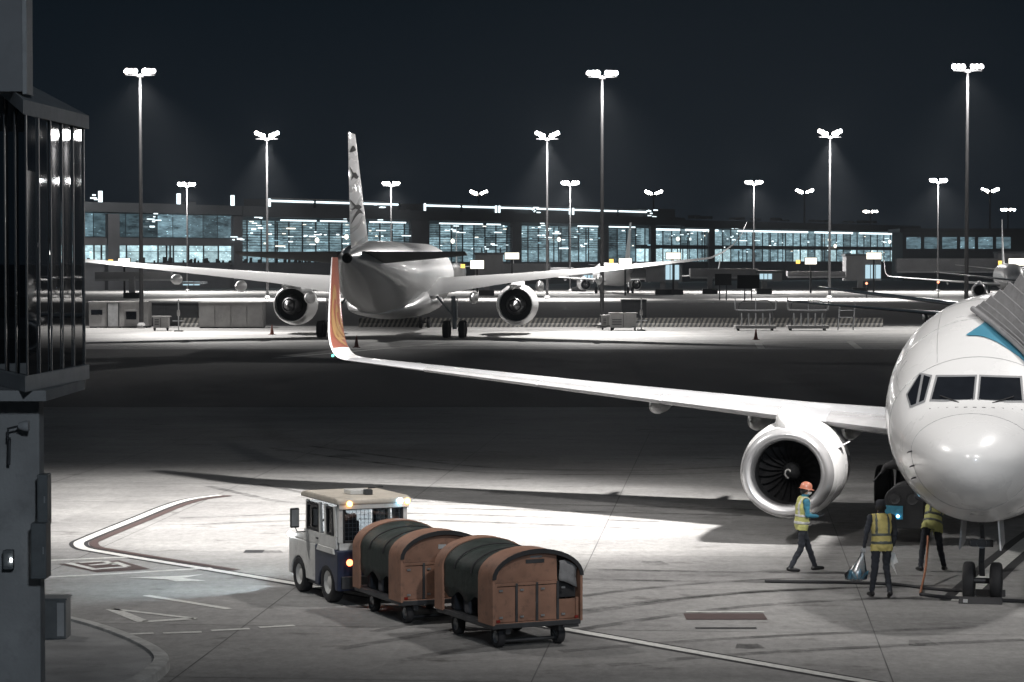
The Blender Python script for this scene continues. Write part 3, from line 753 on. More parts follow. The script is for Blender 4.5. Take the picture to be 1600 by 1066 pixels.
# ---- the wide-body seen from behind
WIDE = dict(fuse=[(0, 4.2, 4.1, .02, 4.15), (.3, 4.9, 3.5, .7, 4.2), (1.5, 5.9, 2.7, 1.5, 4.35), (4, 7.0, 2.05, 2.4, 4.5), (8, 7.45, 1.84, 2.82, 4.65), (38, 7.47, 1.84, 2.82, 4.65), (44, 7.45, 2.2, 2.75, 4.75), (50, 7.35, 3.4, 2.2, 5.2), (55, 7.1, 4.6, 1.4, 5.75), (58.5, 6.75, 5.5, .75, 6.1), (60, 6.5, 5.85, .38, 6.15)],
    inc=(6.0, 2.5), wing=[(2.2, 4.3, 19.5, 14.0, .12), (2.9, 4.4, 20.0, 13.2, .12), (9.2, 4.85, 24.8, 8.0, .11), (16, 5.4, 30.0, 5.3, .10), (23.6, 6.1, 35.8, 3.0, .10)],
    winglet=[(23.6, 6.1, 35.8, 3.0, .10), (24.6, 6.22, 36.5, 2.5, .09), (25.5, 6.6, 37.2, 2.0, .09), (26.3, 7.2, 37.9, 1.5, .09), (26.9, 7.95, 38.5, 1.1, .09), (27.3, 8.9, 39.1, .6, .09)],
    fairings=[(6.4, 30.0, 3.1, 5.0, .42), (11.6, 31.5, 4.0, 4.6, .40), (16.2, 34.0, 4.55, 4.0, .36)],
    engine=(9.15, 18.6, 2.38, 1.72, 5.2), pyl=(1.5, 8.0, 4.05), flat=1.0,
    stab_inc=(-9, -7), stab=[(.4, 5.72, 51.5, 5.8, .10), (7.8, 6.35, 56.5, 2.2, .09)],
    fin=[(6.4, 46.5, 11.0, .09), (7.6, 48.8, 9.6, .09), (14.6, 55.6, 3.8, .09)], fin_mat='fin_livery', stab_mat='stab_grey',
    nose_gear=(5, .5, 2.0, .35), main_gear=[(4.9, 32.0)], mr=.66, mz=3.2, bogie=(-1.0, 1.0), mw=.62)
pm('livery_dark', (0.05, 0.05, 0.053), 0.8, var=0.1, spec=0.1)
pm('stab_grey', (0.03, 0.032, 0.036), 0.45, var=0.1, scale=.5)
def fin_livery():
    m, n, l, out = new_mat('fin_livery')
    b = n.new('ShaderNodeBsdfPrincipled'); l.new(b.outputs[0], out.inputs[0]); b.inputs['Roughness'].default_value = .35; b.inputs['Coat Weight'].default_value = .3
    t = n.new('ShaderNodeTexCoord'); w = n.new('ShaderNodeTexWave'); w.inputs['Scale'].default_value = .22; w.inputs['Distortion'].default_value = 9; w.inputs['Detail'].default_value = 1.5; w.inputs['Detail Scale'].default_value = .5
    w.bands_direction = 'Z'; l.new(t.outputs['Object'], w.inputs['Vector'])
    r = n.new('ShaderNodeValToRGB'); l.new(w.outputs[0], r.inputs[0]); r.color_ramp.interpolation = 'LINEAR'
    r.color_ramp.elements[0].position = .10; r.color_ramp.elements[0].color = (.16, .16, .165, 1); r.color_ramp.elements[1].position = .2; r.color_ramp.elements[1].color = (.62, .62, .63, 1)
    l.new(r.outputs[0], b.inputs['Base Color'])
fin_livery()
hd = R(3.4); gp = Vector((-9.35, 196, 0)); hv = Vector((math.sin(hd), math.cos(hd), 0))
wide, FW = airliner('wide_body_airliner', 'grey wide-body airliner seen from behind, tall patterned fin and drooping flap fairings', gp + hv * 32, math.pi - hd, WIDE)
rr = []
for y, w, zt, zb in ((16, 1.6, 2.6, 1.9), (19, 2.9, 3.6, 1.55), (26, 3.35, 4.1, 1.4), (34, 3.3, 4.0, 1.45), (39, 2.6, 3.2, 1.7), (43, 1.2, 2.5, 2.05)):
    rr.append([(w * math.cos(a), y, (zt + zb) / 2 + (zt - zb) / 2 * math.sin(a)) for a in [2 * math.pi * k / 24 for k in range(24)]])
MB().loft(rr).build('belly_fairing', 'paint_far', wide, smooth=60)
MB().lathe([(.36, 0), (.30, .25), (.2, .3), (.001, .1)], c=(0, 59.95, 6.17), axis='Y', n=20).build('exhaust_ring', 'dark_cavity', wide)

# dark feather stripes on the fin's right face
def fin_pt(z, u):
    zs_ = [q[0] for q in WIDE['fin']]; yl = np.interp(z, zs_, [q[1] for q in WIDE['fin']]); c_ = np.interp(z, zs_, [q[2] for q in WIDE['fin']])
    h_ = np.interp(u, [a for a, b in AF[12::-1]], [b - .064 * a * (1 - a) for a, b in AF[12::-1]])
    return (-(h_ * .09 * c_ + .02), yl + u * c_, z)
for z0, u0, u1, dz, wd in ((8.5, .95, .25, .9, .30), (9.4, .9, .3, .35, .22), (10.1, .98, .35, -.5, .26), (11.4, .9, .4, .5, .24), (12.3, .95, .3, -.6, .3), (13.3, .9, .3, .3, .4)):
    vs = []
    for k in range(11):
        t = k / 10; u = u0 + (u1 - u0) * t; zz = z0 + dz * math.sin(t * 2.2); w_ = wd * math.sin(math.pi * (t * .92 + .04))
        vs += [fin_pt(zz + w_ / 2, u), fin_pt(zz - w_ / 2, u)]
    MB().add(vs, [(2 * i, 2 * i + 1, 2 * i + 3, 2 * i + 2) for i in range(10)]).build('fin_stripe', 'livery_dark', wide)
# ---- smaller airliners further off
def far_plane(label, px, Y, head_deg, sp=NARROW, z=0):
    """head_deg: 0 = nose to the viewer, 180 = tail to the viewer; placed by its wing centre"""
    a = R(head_deg); c = Vector(((px - 800) / F * Y, Y, 0))
    loc = c - Matrix.Rotation(a, 3, 'Z') @ Vector((0, 15, 0))
    o, _ = airliner('distant_airliner', label, loc, a, sp, False, 'airliners on the far stands'); return o
far_plane('small white airliner facing away, parked beyond the generator at the foot of a mast', 954, 452, 186)
far_plane('distant white airliner whose thin tail stands right of the wide-body fuselage', 714, 505, 181)
far_plane('white airliner on the far right stand, nose and cockpit above the boarding canopy', 1578, 372, -8)
plain = dict(NARROW); plain['winglet'] = None
far_plane('grey airliner whose plain wing reaches out behind the near airliner nose', 1690, 150, -6, plain)

# ================================================================== LEFT: GLAZED WALKWAY
wk = thing('glazed_walkway', 'dark glazed boarding walkway on a grey pier at the left edge', 'walkway', (-5.4, 28, 0))
def wl_(p): return (p[0] + 5.4, p[1] - 28, p[2])
C0, C1, E1 = (-6.6, 31.0), (-5.40, 28.0), (-5.27, 31.0)
def seg(a, b, n, z0a, z1a, z0b, z1b):
    a, b = Vector((*a, 0)), Vector((*b, 0)); d = (b - a).normalized(); nn = Vector((d.y, -d.x, 0))
    for k in range(n):
        p, q = a.lerp(b, (k + .035) / n), a.lerp(b, (k + .965) / n)
        t0, t1 = z1a + (z1b - z1a) * k / n, z1a + (z1b - z1a) * (k + 1) / n
        o = nn * -.01; yaw = random.uniform(-.006, .006)
        o2 = nn * yaw
        MB().add([wl_((p.x + o.x, p.y + o.y, z0a)), wl_((q.x + o.x + o2.x, q.y + o.y + o2.y, z0b)), wl_((q.x + o.x + o2.x, q.y + o.y + o2.y, t1)), wl_((p.x + o.x, p.y + o.y, t0))], [(0, 1, 2, 3)]).build('glass_pane', 'mirror_glass', wk)
    for k in range(n + 1):
        p = a.lerp(b, k / n); t = z1a + (z1b - z1a) * k / n
        MB().bar(wl_((p.x + nn.x * .001, p.y + nn.y * .001, z0a)), wl_((p.x + nn.x * .001, p.y + nn.y * .001, t)), .014, .055).build('mullion', 'mullion_dark', wk)
ZB, ZT = 4.80, 7.70
seg(C0, C1, 5, ZB, ZT + .75, ZB, ZT); seg(C1, E1, 5, ZB, ZT, ZB, ZT)
def rim(z0, z1, out, name, rise=0):
    vs = []
    pts = [(-6.6, 31.0), (-5.40, 28.0), (-5.27, 31.0)]
    o = [(-6.6 - out, 31.0), (-5.41 , 28.0 - out * 1.6), (-5.27 + out, 31.0 + out)]
    back = [(-5.3, 31.0 + out), (-9, 31.0 + out)]
    ring = o + [(-9, 31.0 + out), (-9, 31.0)]
    n = len(ring)
    zr = [rise, 0, 0, 0, rise]
    for z in (z0, z1): vs += [wl_((x, y, z + zr[i])) for i, (x, y) in enumerate(ring)]
    fs = [tuple(range(n)), tuple(range(2 * n - 1, n - 1, -1))] + [(i, i + n, (i + 1) % n + n, (i + 1) % n) for i in range(n)]
    MB().add(vs, fs).build(name, 'rim_grey', wk, bev=.008)
rim(4.62, 4.80, .05, 'floor_edge'); rim(7.70, 7.87, .06, 'roof_edge', .75)
MB().box(*[-9 + 5.4, -5.25 + 5.4], .3, 2.9, 4.50, 4.62).build('soffit', 'concrete_wall', wk)
MB().box(-9 + 5.4, -5.45 + 5.4, .95, 1.25, 0, 4.50).build('pier', 'concrete_wall', wk, bev=.02)
# roof cladding box above the walkway
bx = thing('plant_room_box', 'grey clad box with a pale corner strip above the dark walkway roof', 'rooftop box', (-5.46, 28.3, 8.0))
MB().box(-3, .0, 0, .36, -.02, 1.6).build('cladding', 'panel_grey', bx, bev=.006)
MB().box(-.03, .02, -.02, .34, -.05, 1.58).build('corner_strip', 'rim_grey', bx, bev=.004)
# pier fittings
lampb = thing('wall_lamp', 'small bracket lamp on the grey pier under the walkway', 'wall lamp', tuple(P(14, 672, 28.75)))
MB().tube([(0, .05, -.1), (0, -.06, -.1), (0, -.06, .02), (.14, -.06, .05)], .014, 8).build('bracket', 'steel_dark', lampb, smooth=60)
MB().lathe([(.03, 0), (.06, .06), (.065, .12), (.001, .12)], c=(.12, -.06, .05), axis='X', n=14).build('lamp_head', 'rim_grey', lampb, smooth=50)
MB().tube([(0, .02, -.1), (-.01, .02, -.4)], .02, 8).build('conduit', 'steel_dark', lampb)
def wallbox(name, label, px0, py0, px1, py1, Y, dep, mat='cabinet_grey'):
    a, b = P(px0, py1, Y), P(px1, py0, Y)
    t = thing(name, label, 'equipment box', ((a.x + b.x) / 2, Y, a.z)); w, h = b.x - a.x, b.z - a.z
    MB().box(-w / 2, w / 2, 0, dep, 0, h).build('housing', mat, t, bev=.01)
    MB().box(-w / 2 + .015, w / 2 - .015, -.008, -.001, .03, h - .03).build('cover', mat, t, bev=.004)
    MB().box(w / 2 - .04, w / 2 - .025, -.02, -.008, h * .45, h * .58).build('latch', 'steel', t)
    return t
wallbox('switch_box', 'tall narrow dark box on the edge of the pier, upper of the two', 58, 742, 74, 822, 28.6, .25)
wallbox('switch_box', 'lower dark box hanging on the edge of the pier', 48, 818, 72, 905, 28.45, .3)
t = wallbox('pier_lamp_box', 'small dark wall box with a bright light on the pier face', 4, 860, 20, 890, 28.72, .1)
MB().box(.03, .055, -.03, -.009, .09, .13).build('lens', 'white_glow', t)
cb = thing('street_cabinet', 'grey equipment cabinet standing on the kerbed island', 'cabinet', tuple(G(87, 1007) + Vector((0, 0, .11))))
MB().box(-.2, .2, -.2, .25, 0, .62).build('housing', 'cabinet_grey', cb, bev=.015)
MB().box(-.22, .22, -.22, .27, .62, .65).build('lid', 'cabinet_grey', cb, bev=.008)
MB().box(.06, .17, -.212, -.203, .05, .58).build('door', 'rim_grey', cb, bev=.004)

# ================================================================== RIGHT: BOARDING BRIDGE CANOPY
bb = thing('boarding_bridge', 'grey pleated boarding bridge canopy pressed onto the near airliner roof', 'boarding bridge', tuple(P(1680, 560, 48)))
bo = bb.location.copy()
A = [NM @ (skin(a, b, .10) or NI @ P(a, b, 47.2)) for a, b in ((1521, 491), (1560, 524), (1600, 562), (1645, 622))]
B = [P(1640, 420, 47.2), P(1676, 462, 46.2), P(1715, 540, 45.4), P(1750, 640, 45.0)]
np_ = 9
lines = []
for k in range(2 * np_ + 1):
    q = (k / (2 * np_)) ** 1.7; dep = -.16 if k % 2 else .16
    ln = [a.lerp(b, q) + Vector((0, dep * (0.5 + q) - .05, (.34 if k % 2 else 0) * (q + .05))) for a, b in zip(A, B)]
    lines.append(spline(ln, 4))
for k in range(2 * np_):
    l0, l1 = lines[k], lines[k + 1]; m_ = MB(); vs = []
    for p, q in zip(l0, l1): vs += [p - bo, q - bo]
    m_.add(vs, [(2 * i, 2 * i + 1, 2 * i + 3, 2 * i + 2) for i in range(len(l0) - 1)])
    vs2 = [Vector(v) + Vector((0, .02, -.012)) for v in vs]
    o_ = m_.build('pleat', 'canopy_fabric', bb)
    sd = o_.modifiers.new('thick', 'SOLIDIFY'); sd.thickness = .02
MB().tube([p - bo + Vector((0, -.05, 0)) for p in lines[0]], .055, 10).build('edge_bumper', 'canopy_fabric', bb, smooth=60)
m_ = MB(); L0 = [p - bo for p in lines[-1]]
m_.loft([L0, [p + Vector((1.2, 1.0, .1)) for p in L0]], cap=False, closed=False); m_.build('bridge_cab', 'panel_grey', bb).modifiers.new('t', 'SOLIDIFY').thickness = .05

# ================================================================== TUG AND CARTS
def arch_poly(y0, y1, z0, z1, wy, wr, n=9):
    """side outline with a wheel arch cut in its lower edge"""
    p = [(y0, z0)]
    for k in range(n + 1):
        a = math.pi - math.pi * k / n; p.append((wy + wr * math.cos(a), z0 + max(0, wr * math.sin(a)) * .92))
    return p + [(y1, z0), (y1, z1), (y0, z1)]
tug = thing('baggage_tug', 'white and navy baggage tug with lit roof lamps pulling two carts', 'tug', (-2.45, 44.35, 0), R(24))
hw = .68
MB().prism(arch_poly(1.15, 2.62, .30, .98, 2.08, .40) , -hw, hw).build('front_body', 'tug_white', tug, bev=.02)
MB().prism([(1.75, .98), (2.60, .98), (2.54, 1.05), (1.95, 1.10), (1.75, 1.10)], -hw + .02, hw - .02).build('hood', 'tug_white', tug, bev=.015)
MB().prism(arch_poly(-.05, 1.148, .26, .97, .52, .42), -hw - .015, hw + .015).build('rear_body', 'tug_navy', tug, bev=.02)
MB().prism([(.05, .9), (.98, .9), (.9, 1.0), (.12, 1.0)], -hw - .05, -hw - .017).build('fender', 'tug_white', tug, bev=.008)
MB().box(-hw + .05, hw - .05, -.10, -.052, .30, .52).build('rear_bumper', 'steel_dark', tug, bev=.01)
# cab: sills, posts, roof
for sg in (-1, 1):
    x = sg * (hw - .03)
    sp_ = MB()
    MB().box(x - .025, x + .025, .10, 1.78, .98, 1.20).build('door_panel', 'tug_white', tug, bev=.008)
    for y, w in ((.13, .05), (.62, .045), (.93, .05), (1.66, .05)):
        MB().bar((x, y, 1.20), (x, y + (.06 if y < 1.5 else -.03), 1.74), .05, w * 2).build('cab_post', 'tug_white', tug, bev=.006)
    for ya, yb in ((.25, .55), (1.00, 1.60)):
        MB().box(x - .006, x + .006, ya - .03, yb + .03, 1.20, 1.72).build('side_glass', 'clear_glass', tug)
        fr = MB(); 
        for q in (((x, ya, 1.24), (x, yb, 1.24)), ((x, ya, 1.69), (x, yb, 1.69)), ((x, ya, 1.22), (x, ya, 1.71)), ((x, yb, 1.22), (x, yb, 1.71))): fr.bar(q[0], q[1], .062, .03)
        fr.build('window_seal', 'black_rubber', tug)
    MB().box(x - .02 + sg * .03, x + .02 + sg * .03, 1.0, 1.08, 1.08, 1.11).build('door_handle', 'steel_dark', tug)
# rear wall with window
rw = MB(); rw.box(-hw + .05, hw - .05, .02, .07, .97, 1.10); rw.build('rear_sill', 'tug_white', tug, bev=.006)
for sg in (-1, 1): MB().box(sg * .60 - .05, sg * .60 + .05, .02, .09, 1.102, 1.74).build('rear_post', 'tug_white', tug, bev=.008)
fr = MB()
for q in (((-.55, .02, 1.12), (.55, .02, 1.12)), ((-.55, .02, 1.70), (.55, .02, 1.70)), ((-.55, .02, 1.10), (-.55, .02, 1.72)), ((.55, .02, 1.10), (.55, .02, 1.72))): fr.bar(q[0], q[1], .035, .035)
fr.build('window_seal', 'black_rubber', tug)
MB().box(-.55, .55, .035, .045, 1.10, 1.72).build('rear_glass', 'clear_glass', tug)
wm = MB()
for k in range(15): wm.box(-.52 + k * .0743 - .0025, -.52 + k * .0743 + .0025, .052, .058, 1.12, 1.70)
for k in range(8): wm.box(-.53, .53, .059, .065, 1.14 + k * .075 - .0025, 1.14 + k * .075 + .0025)
wm.build('wire_mesh', 'steel', tug)
MB().box(-.60, .60, 1.72, 1.735, 1.12, 1.72).build('windscreen', 'clear_glass', tug)
rf = MB(); rf.prism([(-.08, 1.78), (1.92, 1.78), (1.90, 1.86), (1.7, 1.90), (.1, 1.90), (-.07, 1.87)], -hw - .02, hw + .02)
rf.build('roof', 'tug_roof', tug, bev=.03)
MB().box(-hw + .02, hw - .02, -.04, .05, 1.70, 1.779).build('roof_lip', 'tug_white', tug, bev=.005)
MB().box(-.25, .15, .5, .85, 1.902, 1.98).build('roof_box', 'tug_white', tug, bev=.01)
MB().tube([(.05, .4, 1.90), (.06, .40, 2.02), (.32, .36, 2.04)], .014, 6).build('antenna', 'black_rubber', tug)
MB().box(-.02, .12, .34, .46, 1.902, 2.0).build('beacon_mount', 'steel_dark', tug, bev=.01)
def lampo(name, c, r, mat, parent=tug, d=.04):
    o = MB().lathe([(.001, -d), (r * .7, -d * .8), (r, -d * .3), (r, 0), (.001, 0)], axis='Y', n=14).build(name, mat, parent, loc=c, smooth=60); return o
lampo('roof_lamp', (-.48, -.085, 1.80), .05, 'amber_glow'); lampo('roof_lamp', (.47, -.085, 1.82), .055, 'blue_glow'); lampo('roof_lamp', (.61, -.085, 1.81), .055, 'amber_glow')
lampo('tail_light', (-.47, -.052, .76), .06, 'red_glow'); lampo('tail_light', (.47, -.052, .76), .06, 'red_glow')
for sg in (-1, 1):
    hl = lampo('headlight', (sg * .5, 2.70, .85), .075, 'white_glow'); hl.rotation_euler = (0, 0, math.pi); hl.location.y = 2.62
lampo('side_light', (-.70, 2.5, 1.03), .05, 'white_glow')
mi = MB().tube([(-hw, 1.70, 1.15), (-hw - .14, 1.74, 1.14), (-hw - .18, 1.75, 1.25)], .012, 6).build('mirror_arm', 'steel_dark', tug)
MB().box(-hw - .27, -hw - .10, 1.72, 1.78, 1.22, 1.58).build('mirror', 'black_rubber', tug, bev=.02)
MB().box(-hw - .255, -hw - .115, 1.712, 1.719, 1.25, 1.55).build('mirror_glass', 'steel', tug)
for sg in (-1, 1):
    wheel(tug, (sg * (hw - .10), .52, .36), .36, .24, rim='tug_white'); wheel(tug, (sg * (hw - .10), 2.08, .33), .33, .22, rim='tug_white')
MB().box(-.6, .6, .3, 2.3, .22, .40).build('chassis', 'steel_dark', tug)
MB().box(-.58, -.10, .45, .95, .97, 1.12).build('seat', 'black_rubber', tug, bev=.03)
MB().box(-.56, -.12, .38, .45, 1.12, 1.45).build('seat_back', 'black_rubber', tug, bev=.02)
MB().lathe([(.17, -.012), (.185, 0), (.17, .012), (.155, 0), (.17, -.012)], c=(-.33, 1.38, 1.25), axis='Y', n=20).build('steering_wheel', 'black_rubber', tug)
MB().tube([(0, -.1, .38), (0, -.5, .36)], .035, 8).build('hitch', 'steel_dark', tug)
TUGM = Matrix.Translation(tug.location) @ Matrix.Rotation(R(24), 4, 'Z')
for sg in (-1, 1):
    p = TUGM @ Vector((sg * .5, 2.72, .85)); q = TUGM @ Vector((sg * .9 - 1.4, 9.0, 0))
    spot('tug_headlight', p, q, 700, 60, .8, (.85, .95, 1.0), .06)

p = TUGM @ Vector((-.78, 2.5, 1.05)); spot('tug_work_lamp', p, TUGM @ Vector((-3.4, 4.6, 0)), 900, 110, 1.0, (.72, .90, 1.0), .06)
def cart(label, loc, deg, zt, flap):
    L, w = 2.25, .76
    c = thing('baggage_cart', label, 'baggage cart', (loc[0], loc[1], -.10), R(deg), 'carts behind the tug')
    MB().box(-w, w, 0.0, L, .44, .52).build('deck', 'steel_dark', c, bev=.01)
    ch = MB(); ch.box(-.5, -.42, .1, L - .1, .34, .44); ch.box(.42, .5, .1, L - .1, .34, .44); ch.build('chassis', 'steel_dark', c)
    zs = 1.22                                                  # spring of the arch
    def arch(w_, z_, n=18):
        return [(w_ * math.cos(a), zs + (z_ - zs) * math.sin(a)) for a in [math.pi * k / n for k in range(n + 1)]]
    for ya, yb in ((-.02, .54), (L - .30, L + .02)):            # orange end hoods
        o_, i_ = arch(w + .02, zt), arch(w - .02, zt - .035)
        poly = [(w + .02, .5)] + o_ + [(-w - .02, .5), (-w + .02, .5)] + i_[::-1] + [(w - .02, .5)]
        MB().prism(poly, ya, yb, 'Y').build('end_hood', 'orange_sheet', c, smooth=35)
    o_, i_ = arch(w + .03, zt + .012), arch(w - .03, zt - .06)
    MB().prism(o_ + i_[::-1], -.045, -.021, 'Y').build('edge_trim', 'black_rubber', c, smooth=35)
    # tarpaulin between the hoods: sagging roof and side curtains
    rings = []
    from mathutils import noise as mn
    for k in range(25):
        t = k / 24; y = .54 + (L - .84) * t; sag = -.09 * math.sin(math.pi * t)
        prof_ = [(-w + .015, .80 + .06 * math.sin(t * 13)), (-w + .012, .95), (-w + .01, 1.1)] + arch(w - .005, zt - .015, 22)[::-1] + [(w - .01, 1.0), (w - .01, .60)]
        ring = []
        for x, z in prof_:
            f_ = mn.noise(Vector((y * 5.5 + loc[0] * 3, x * 1.6, z * 2.2))) * .035 + mn.noise(Vector((y * 13, x * 4, z * 4))) * .012
            lim = math.sin(math.pi * min(1, max(0, t))) ** .35
            sg_ = max(0, (z - zs) / (zt - zs)); ring.append((x * (1 - abs(f_) * .5 * lim), y, z + sag * sg_ - abs(f_) * lim * sg_))
        rings.append(ring)
    o = MB().loft(rings, cap=False, closed=False).build('tarpaulin', 'tarp_green', c, smooth=60)
    o.modifiers.new('t', 'SOLIDIFY').thickness = .012
    for y_ in (.85, 1.5):                                       # lashing straps over the cover
        MB().tube([(x * 1.01, y_, z - .06 * math.sin(math.pi * (y_ - .54) / (L - .84)) * max(0, (z - zs) / (zt - zs)) + .004) for x, z in arch(w, zt - .015, 16)], .012, 6).build('lashing_strap', 'black_rubber', c)
    for q in range(5):                                          # bags on the deck
        b0 = MB().box(-.16, .16, -.12, .12, 0, .38 + .06 * (q % 3)).build('stacked_bag', ('cloth_dark', 'steel_dark', 'cloth_grey', 'tug_navy', 'cloth_dark')[q], c, loc=(-.50 + .1 * (q % 2), .70 + .27 * q, .522), rz=.2 * math.sin(q * 3), bev=.03)
    MB().box(-.02, .02, .5, L - .5, .52, 1.2).build('load_divider', 'dark_cavity', c)
    for x_ in (-.62, -.26, .1, .46):
        MB().box(x_ - .03, x_ + .03, .015, .03, 1.02, 1.05).build('hinge', 'steel', c); MB().box(x_ - .03, x_ + .03, .015, .03, .60, .63).build('hinge', 'steel', c)
    for sg in (-1, 1): MB().box(sg * .68 - .03, sg * .68 + .03, -.012, .005, .545, .585).build('reflector', 'red_reflector', c)
    # rear gable: recessed boards, ribs, rail
    y = .06
    xs = [-.70, -.345, .01, .37, .70]
    for k in range(4):
        ztop = 1.10 if k < 3 or not flap else .86
        MB().box(xs[k] + .018, xs[k + 1] - .018, y - .012, y + .012, .535, ztop - .012).build('end_board', 'orange_sheet', c, bev=.006)
    for k in range(5):
        x = xs[k]; MB().box(x - .022 if k else x - .03, x + .016 if k < 4 else x + .03, y - .04, y - .013, .53, 1.14 if (k < 4 or not flap) else .87).build('end_rib', 'orange_sheet' if k in (0, 4) else 'steel_dark', c, bev=.005)
    MB().box(-.74, .74, y - .05, y + .02, .47, .53).build('end_rail', 'orange_sheet', c, bev=.008)
    xe = .37 if flap else .74
    MB().box(-.74, xe, y - .03, y + .012, 1.10, 1.15).build('end_rail', 'orange_sheet', c, bev=.008)
    gp_ = [(x, z) for x, z in arch(w - .05, zt - .06)]
    gl = [(x, max(z, 1.152)) for x, z in gp_ if x <= xe + .01] + [(-w + .06, 1.152), (xe, 1.152)]
    MB().prism(gl, y - .004, y + .012, 'Y').build('gable_panel', 'orange_sheet', c)
    if flap:
        MB().box(.385, .74, y + .10, y + .12, .86, 1.36).build('open_flap', 'black_rubber', c)
        fp = []
        for k in range(7):
            fp.append([(.40 + .30 * j / 4, y - .02 - .02 * math.sin(j * 2 + k), 1.46 - .055 * k - .10 * (j / 4) ** 2 + .012 * math.sin(k * 2.4 + j)) for j in range(5)])
        MB().loft(fp, cap=False, closed=False).build('torn_cover', 'canopy_fabric', c, smooth=60).modifiers.new('t', 'SOLIDIFY').thickness = .01
        MB().box(-.18, .14, y - .014, y - .006, 1.44, 1.50).build('name_plate', 'steel_dark', c)
        MB().box(-.10, .10, y - .014, y - .006, 1.525, 1.555).build('name_plate', 'canopy_fabric', c)
    else:
        MB().box(-.08, .06, y - .016, y - .006, 1.36, 1.43).build('name_plate', 'rim_grey', c)
    for sg in (-1, 1):
        for yy in (.34, L - .36):
            wh = wheel(c, (sg * .52, yy, .27), .17, .13, rim='steel')
            MB().bar((sg * .52, yy + .01, .2), (sg * .44, yy + .02, .36), .05, .05).build('caster_fork', 'steel_dark', c)
    MB().tube([(-.5, .34, .2), (.5, .34, .2)], .03, 8).build('axle', 'steel_dark', c)
    MB().box(.44, .72, -.005, .03, .40, .438).build('rear_reflector', 'steel_dark', c)
    db = MB(); db.bar((-.3, L, .4), (0, L + .42, .37), .05); db.bar((.3, L, .4), (0, L + .42, .37), .05); db.build('drawbar', 'steel_dark', c)
    return c
cart('orange baggage cart with dark green tarpaulin right behind the tug', (-1.14, 41.9, 0), 24, 1.66, False)
cart('rear orange baggage cart with open dark flap and torn cover at its end', (.40, 39.25, 0), 25, 1.66, True)

# ================================================================== PEOPLE
def V(*a): return Vector(a)
def tube_caps(mb, pts, rad, n=12, sx=1.0):
    """closed tapered limb with rounded ends"""
    pts = [Vector(p) for p in pts]; d0 = (pts[0] - pts[1]).normalized(); d1 = (pts[-1] - pts[-2]).normalized()
    P_ = [pts[0] + d0 * rad[0] * .95, pts[0] + d0 * rad[0] * .6] + pts + [pts[-1] + d1 * rad[-1] * .6, pts[-1] + d1 * rad[-1] * .95]
    R_ = [rad[0] * .25, rad[0] * .8] + list(rad) + [rad[-1] * .8, rad[-1] * .25]
    mb.tube(P_, R_, n)
def ell(mb, c, r, rot=None, n=14):
    c = Vector(c); rings = []
    for i in range(1, n):
        t = math.pi * i / n; ring = []
        for k in range(18):
            a = 2 * math.pi * k / 18; p = Vector((r[0] * math.sin(t) * math.cos(a), r[1] * math.sin(t) * math.sin(a), -r[2] * math.cos(t)))
            if rot: p = rot @ p
            ring.append(c + p)
        rings.append(ring)
    mb.loft(rings)
def torso(mb, stations):
    """stations: centre, half width, half depth, side axis"""
    rings = []
    for c, w, d, sd in stations:
        c = Vector(c); sd = Vector(sd).normalized(); fw = Vector((0, 0, 1)).cross(sd).normalized()
        rings.append([c + sd * w * math.cos(a) + fw * d * math.sin(a) for a in [2 * math.pi * k / 20 for k in range(20)]])
    mb.loft(rings)
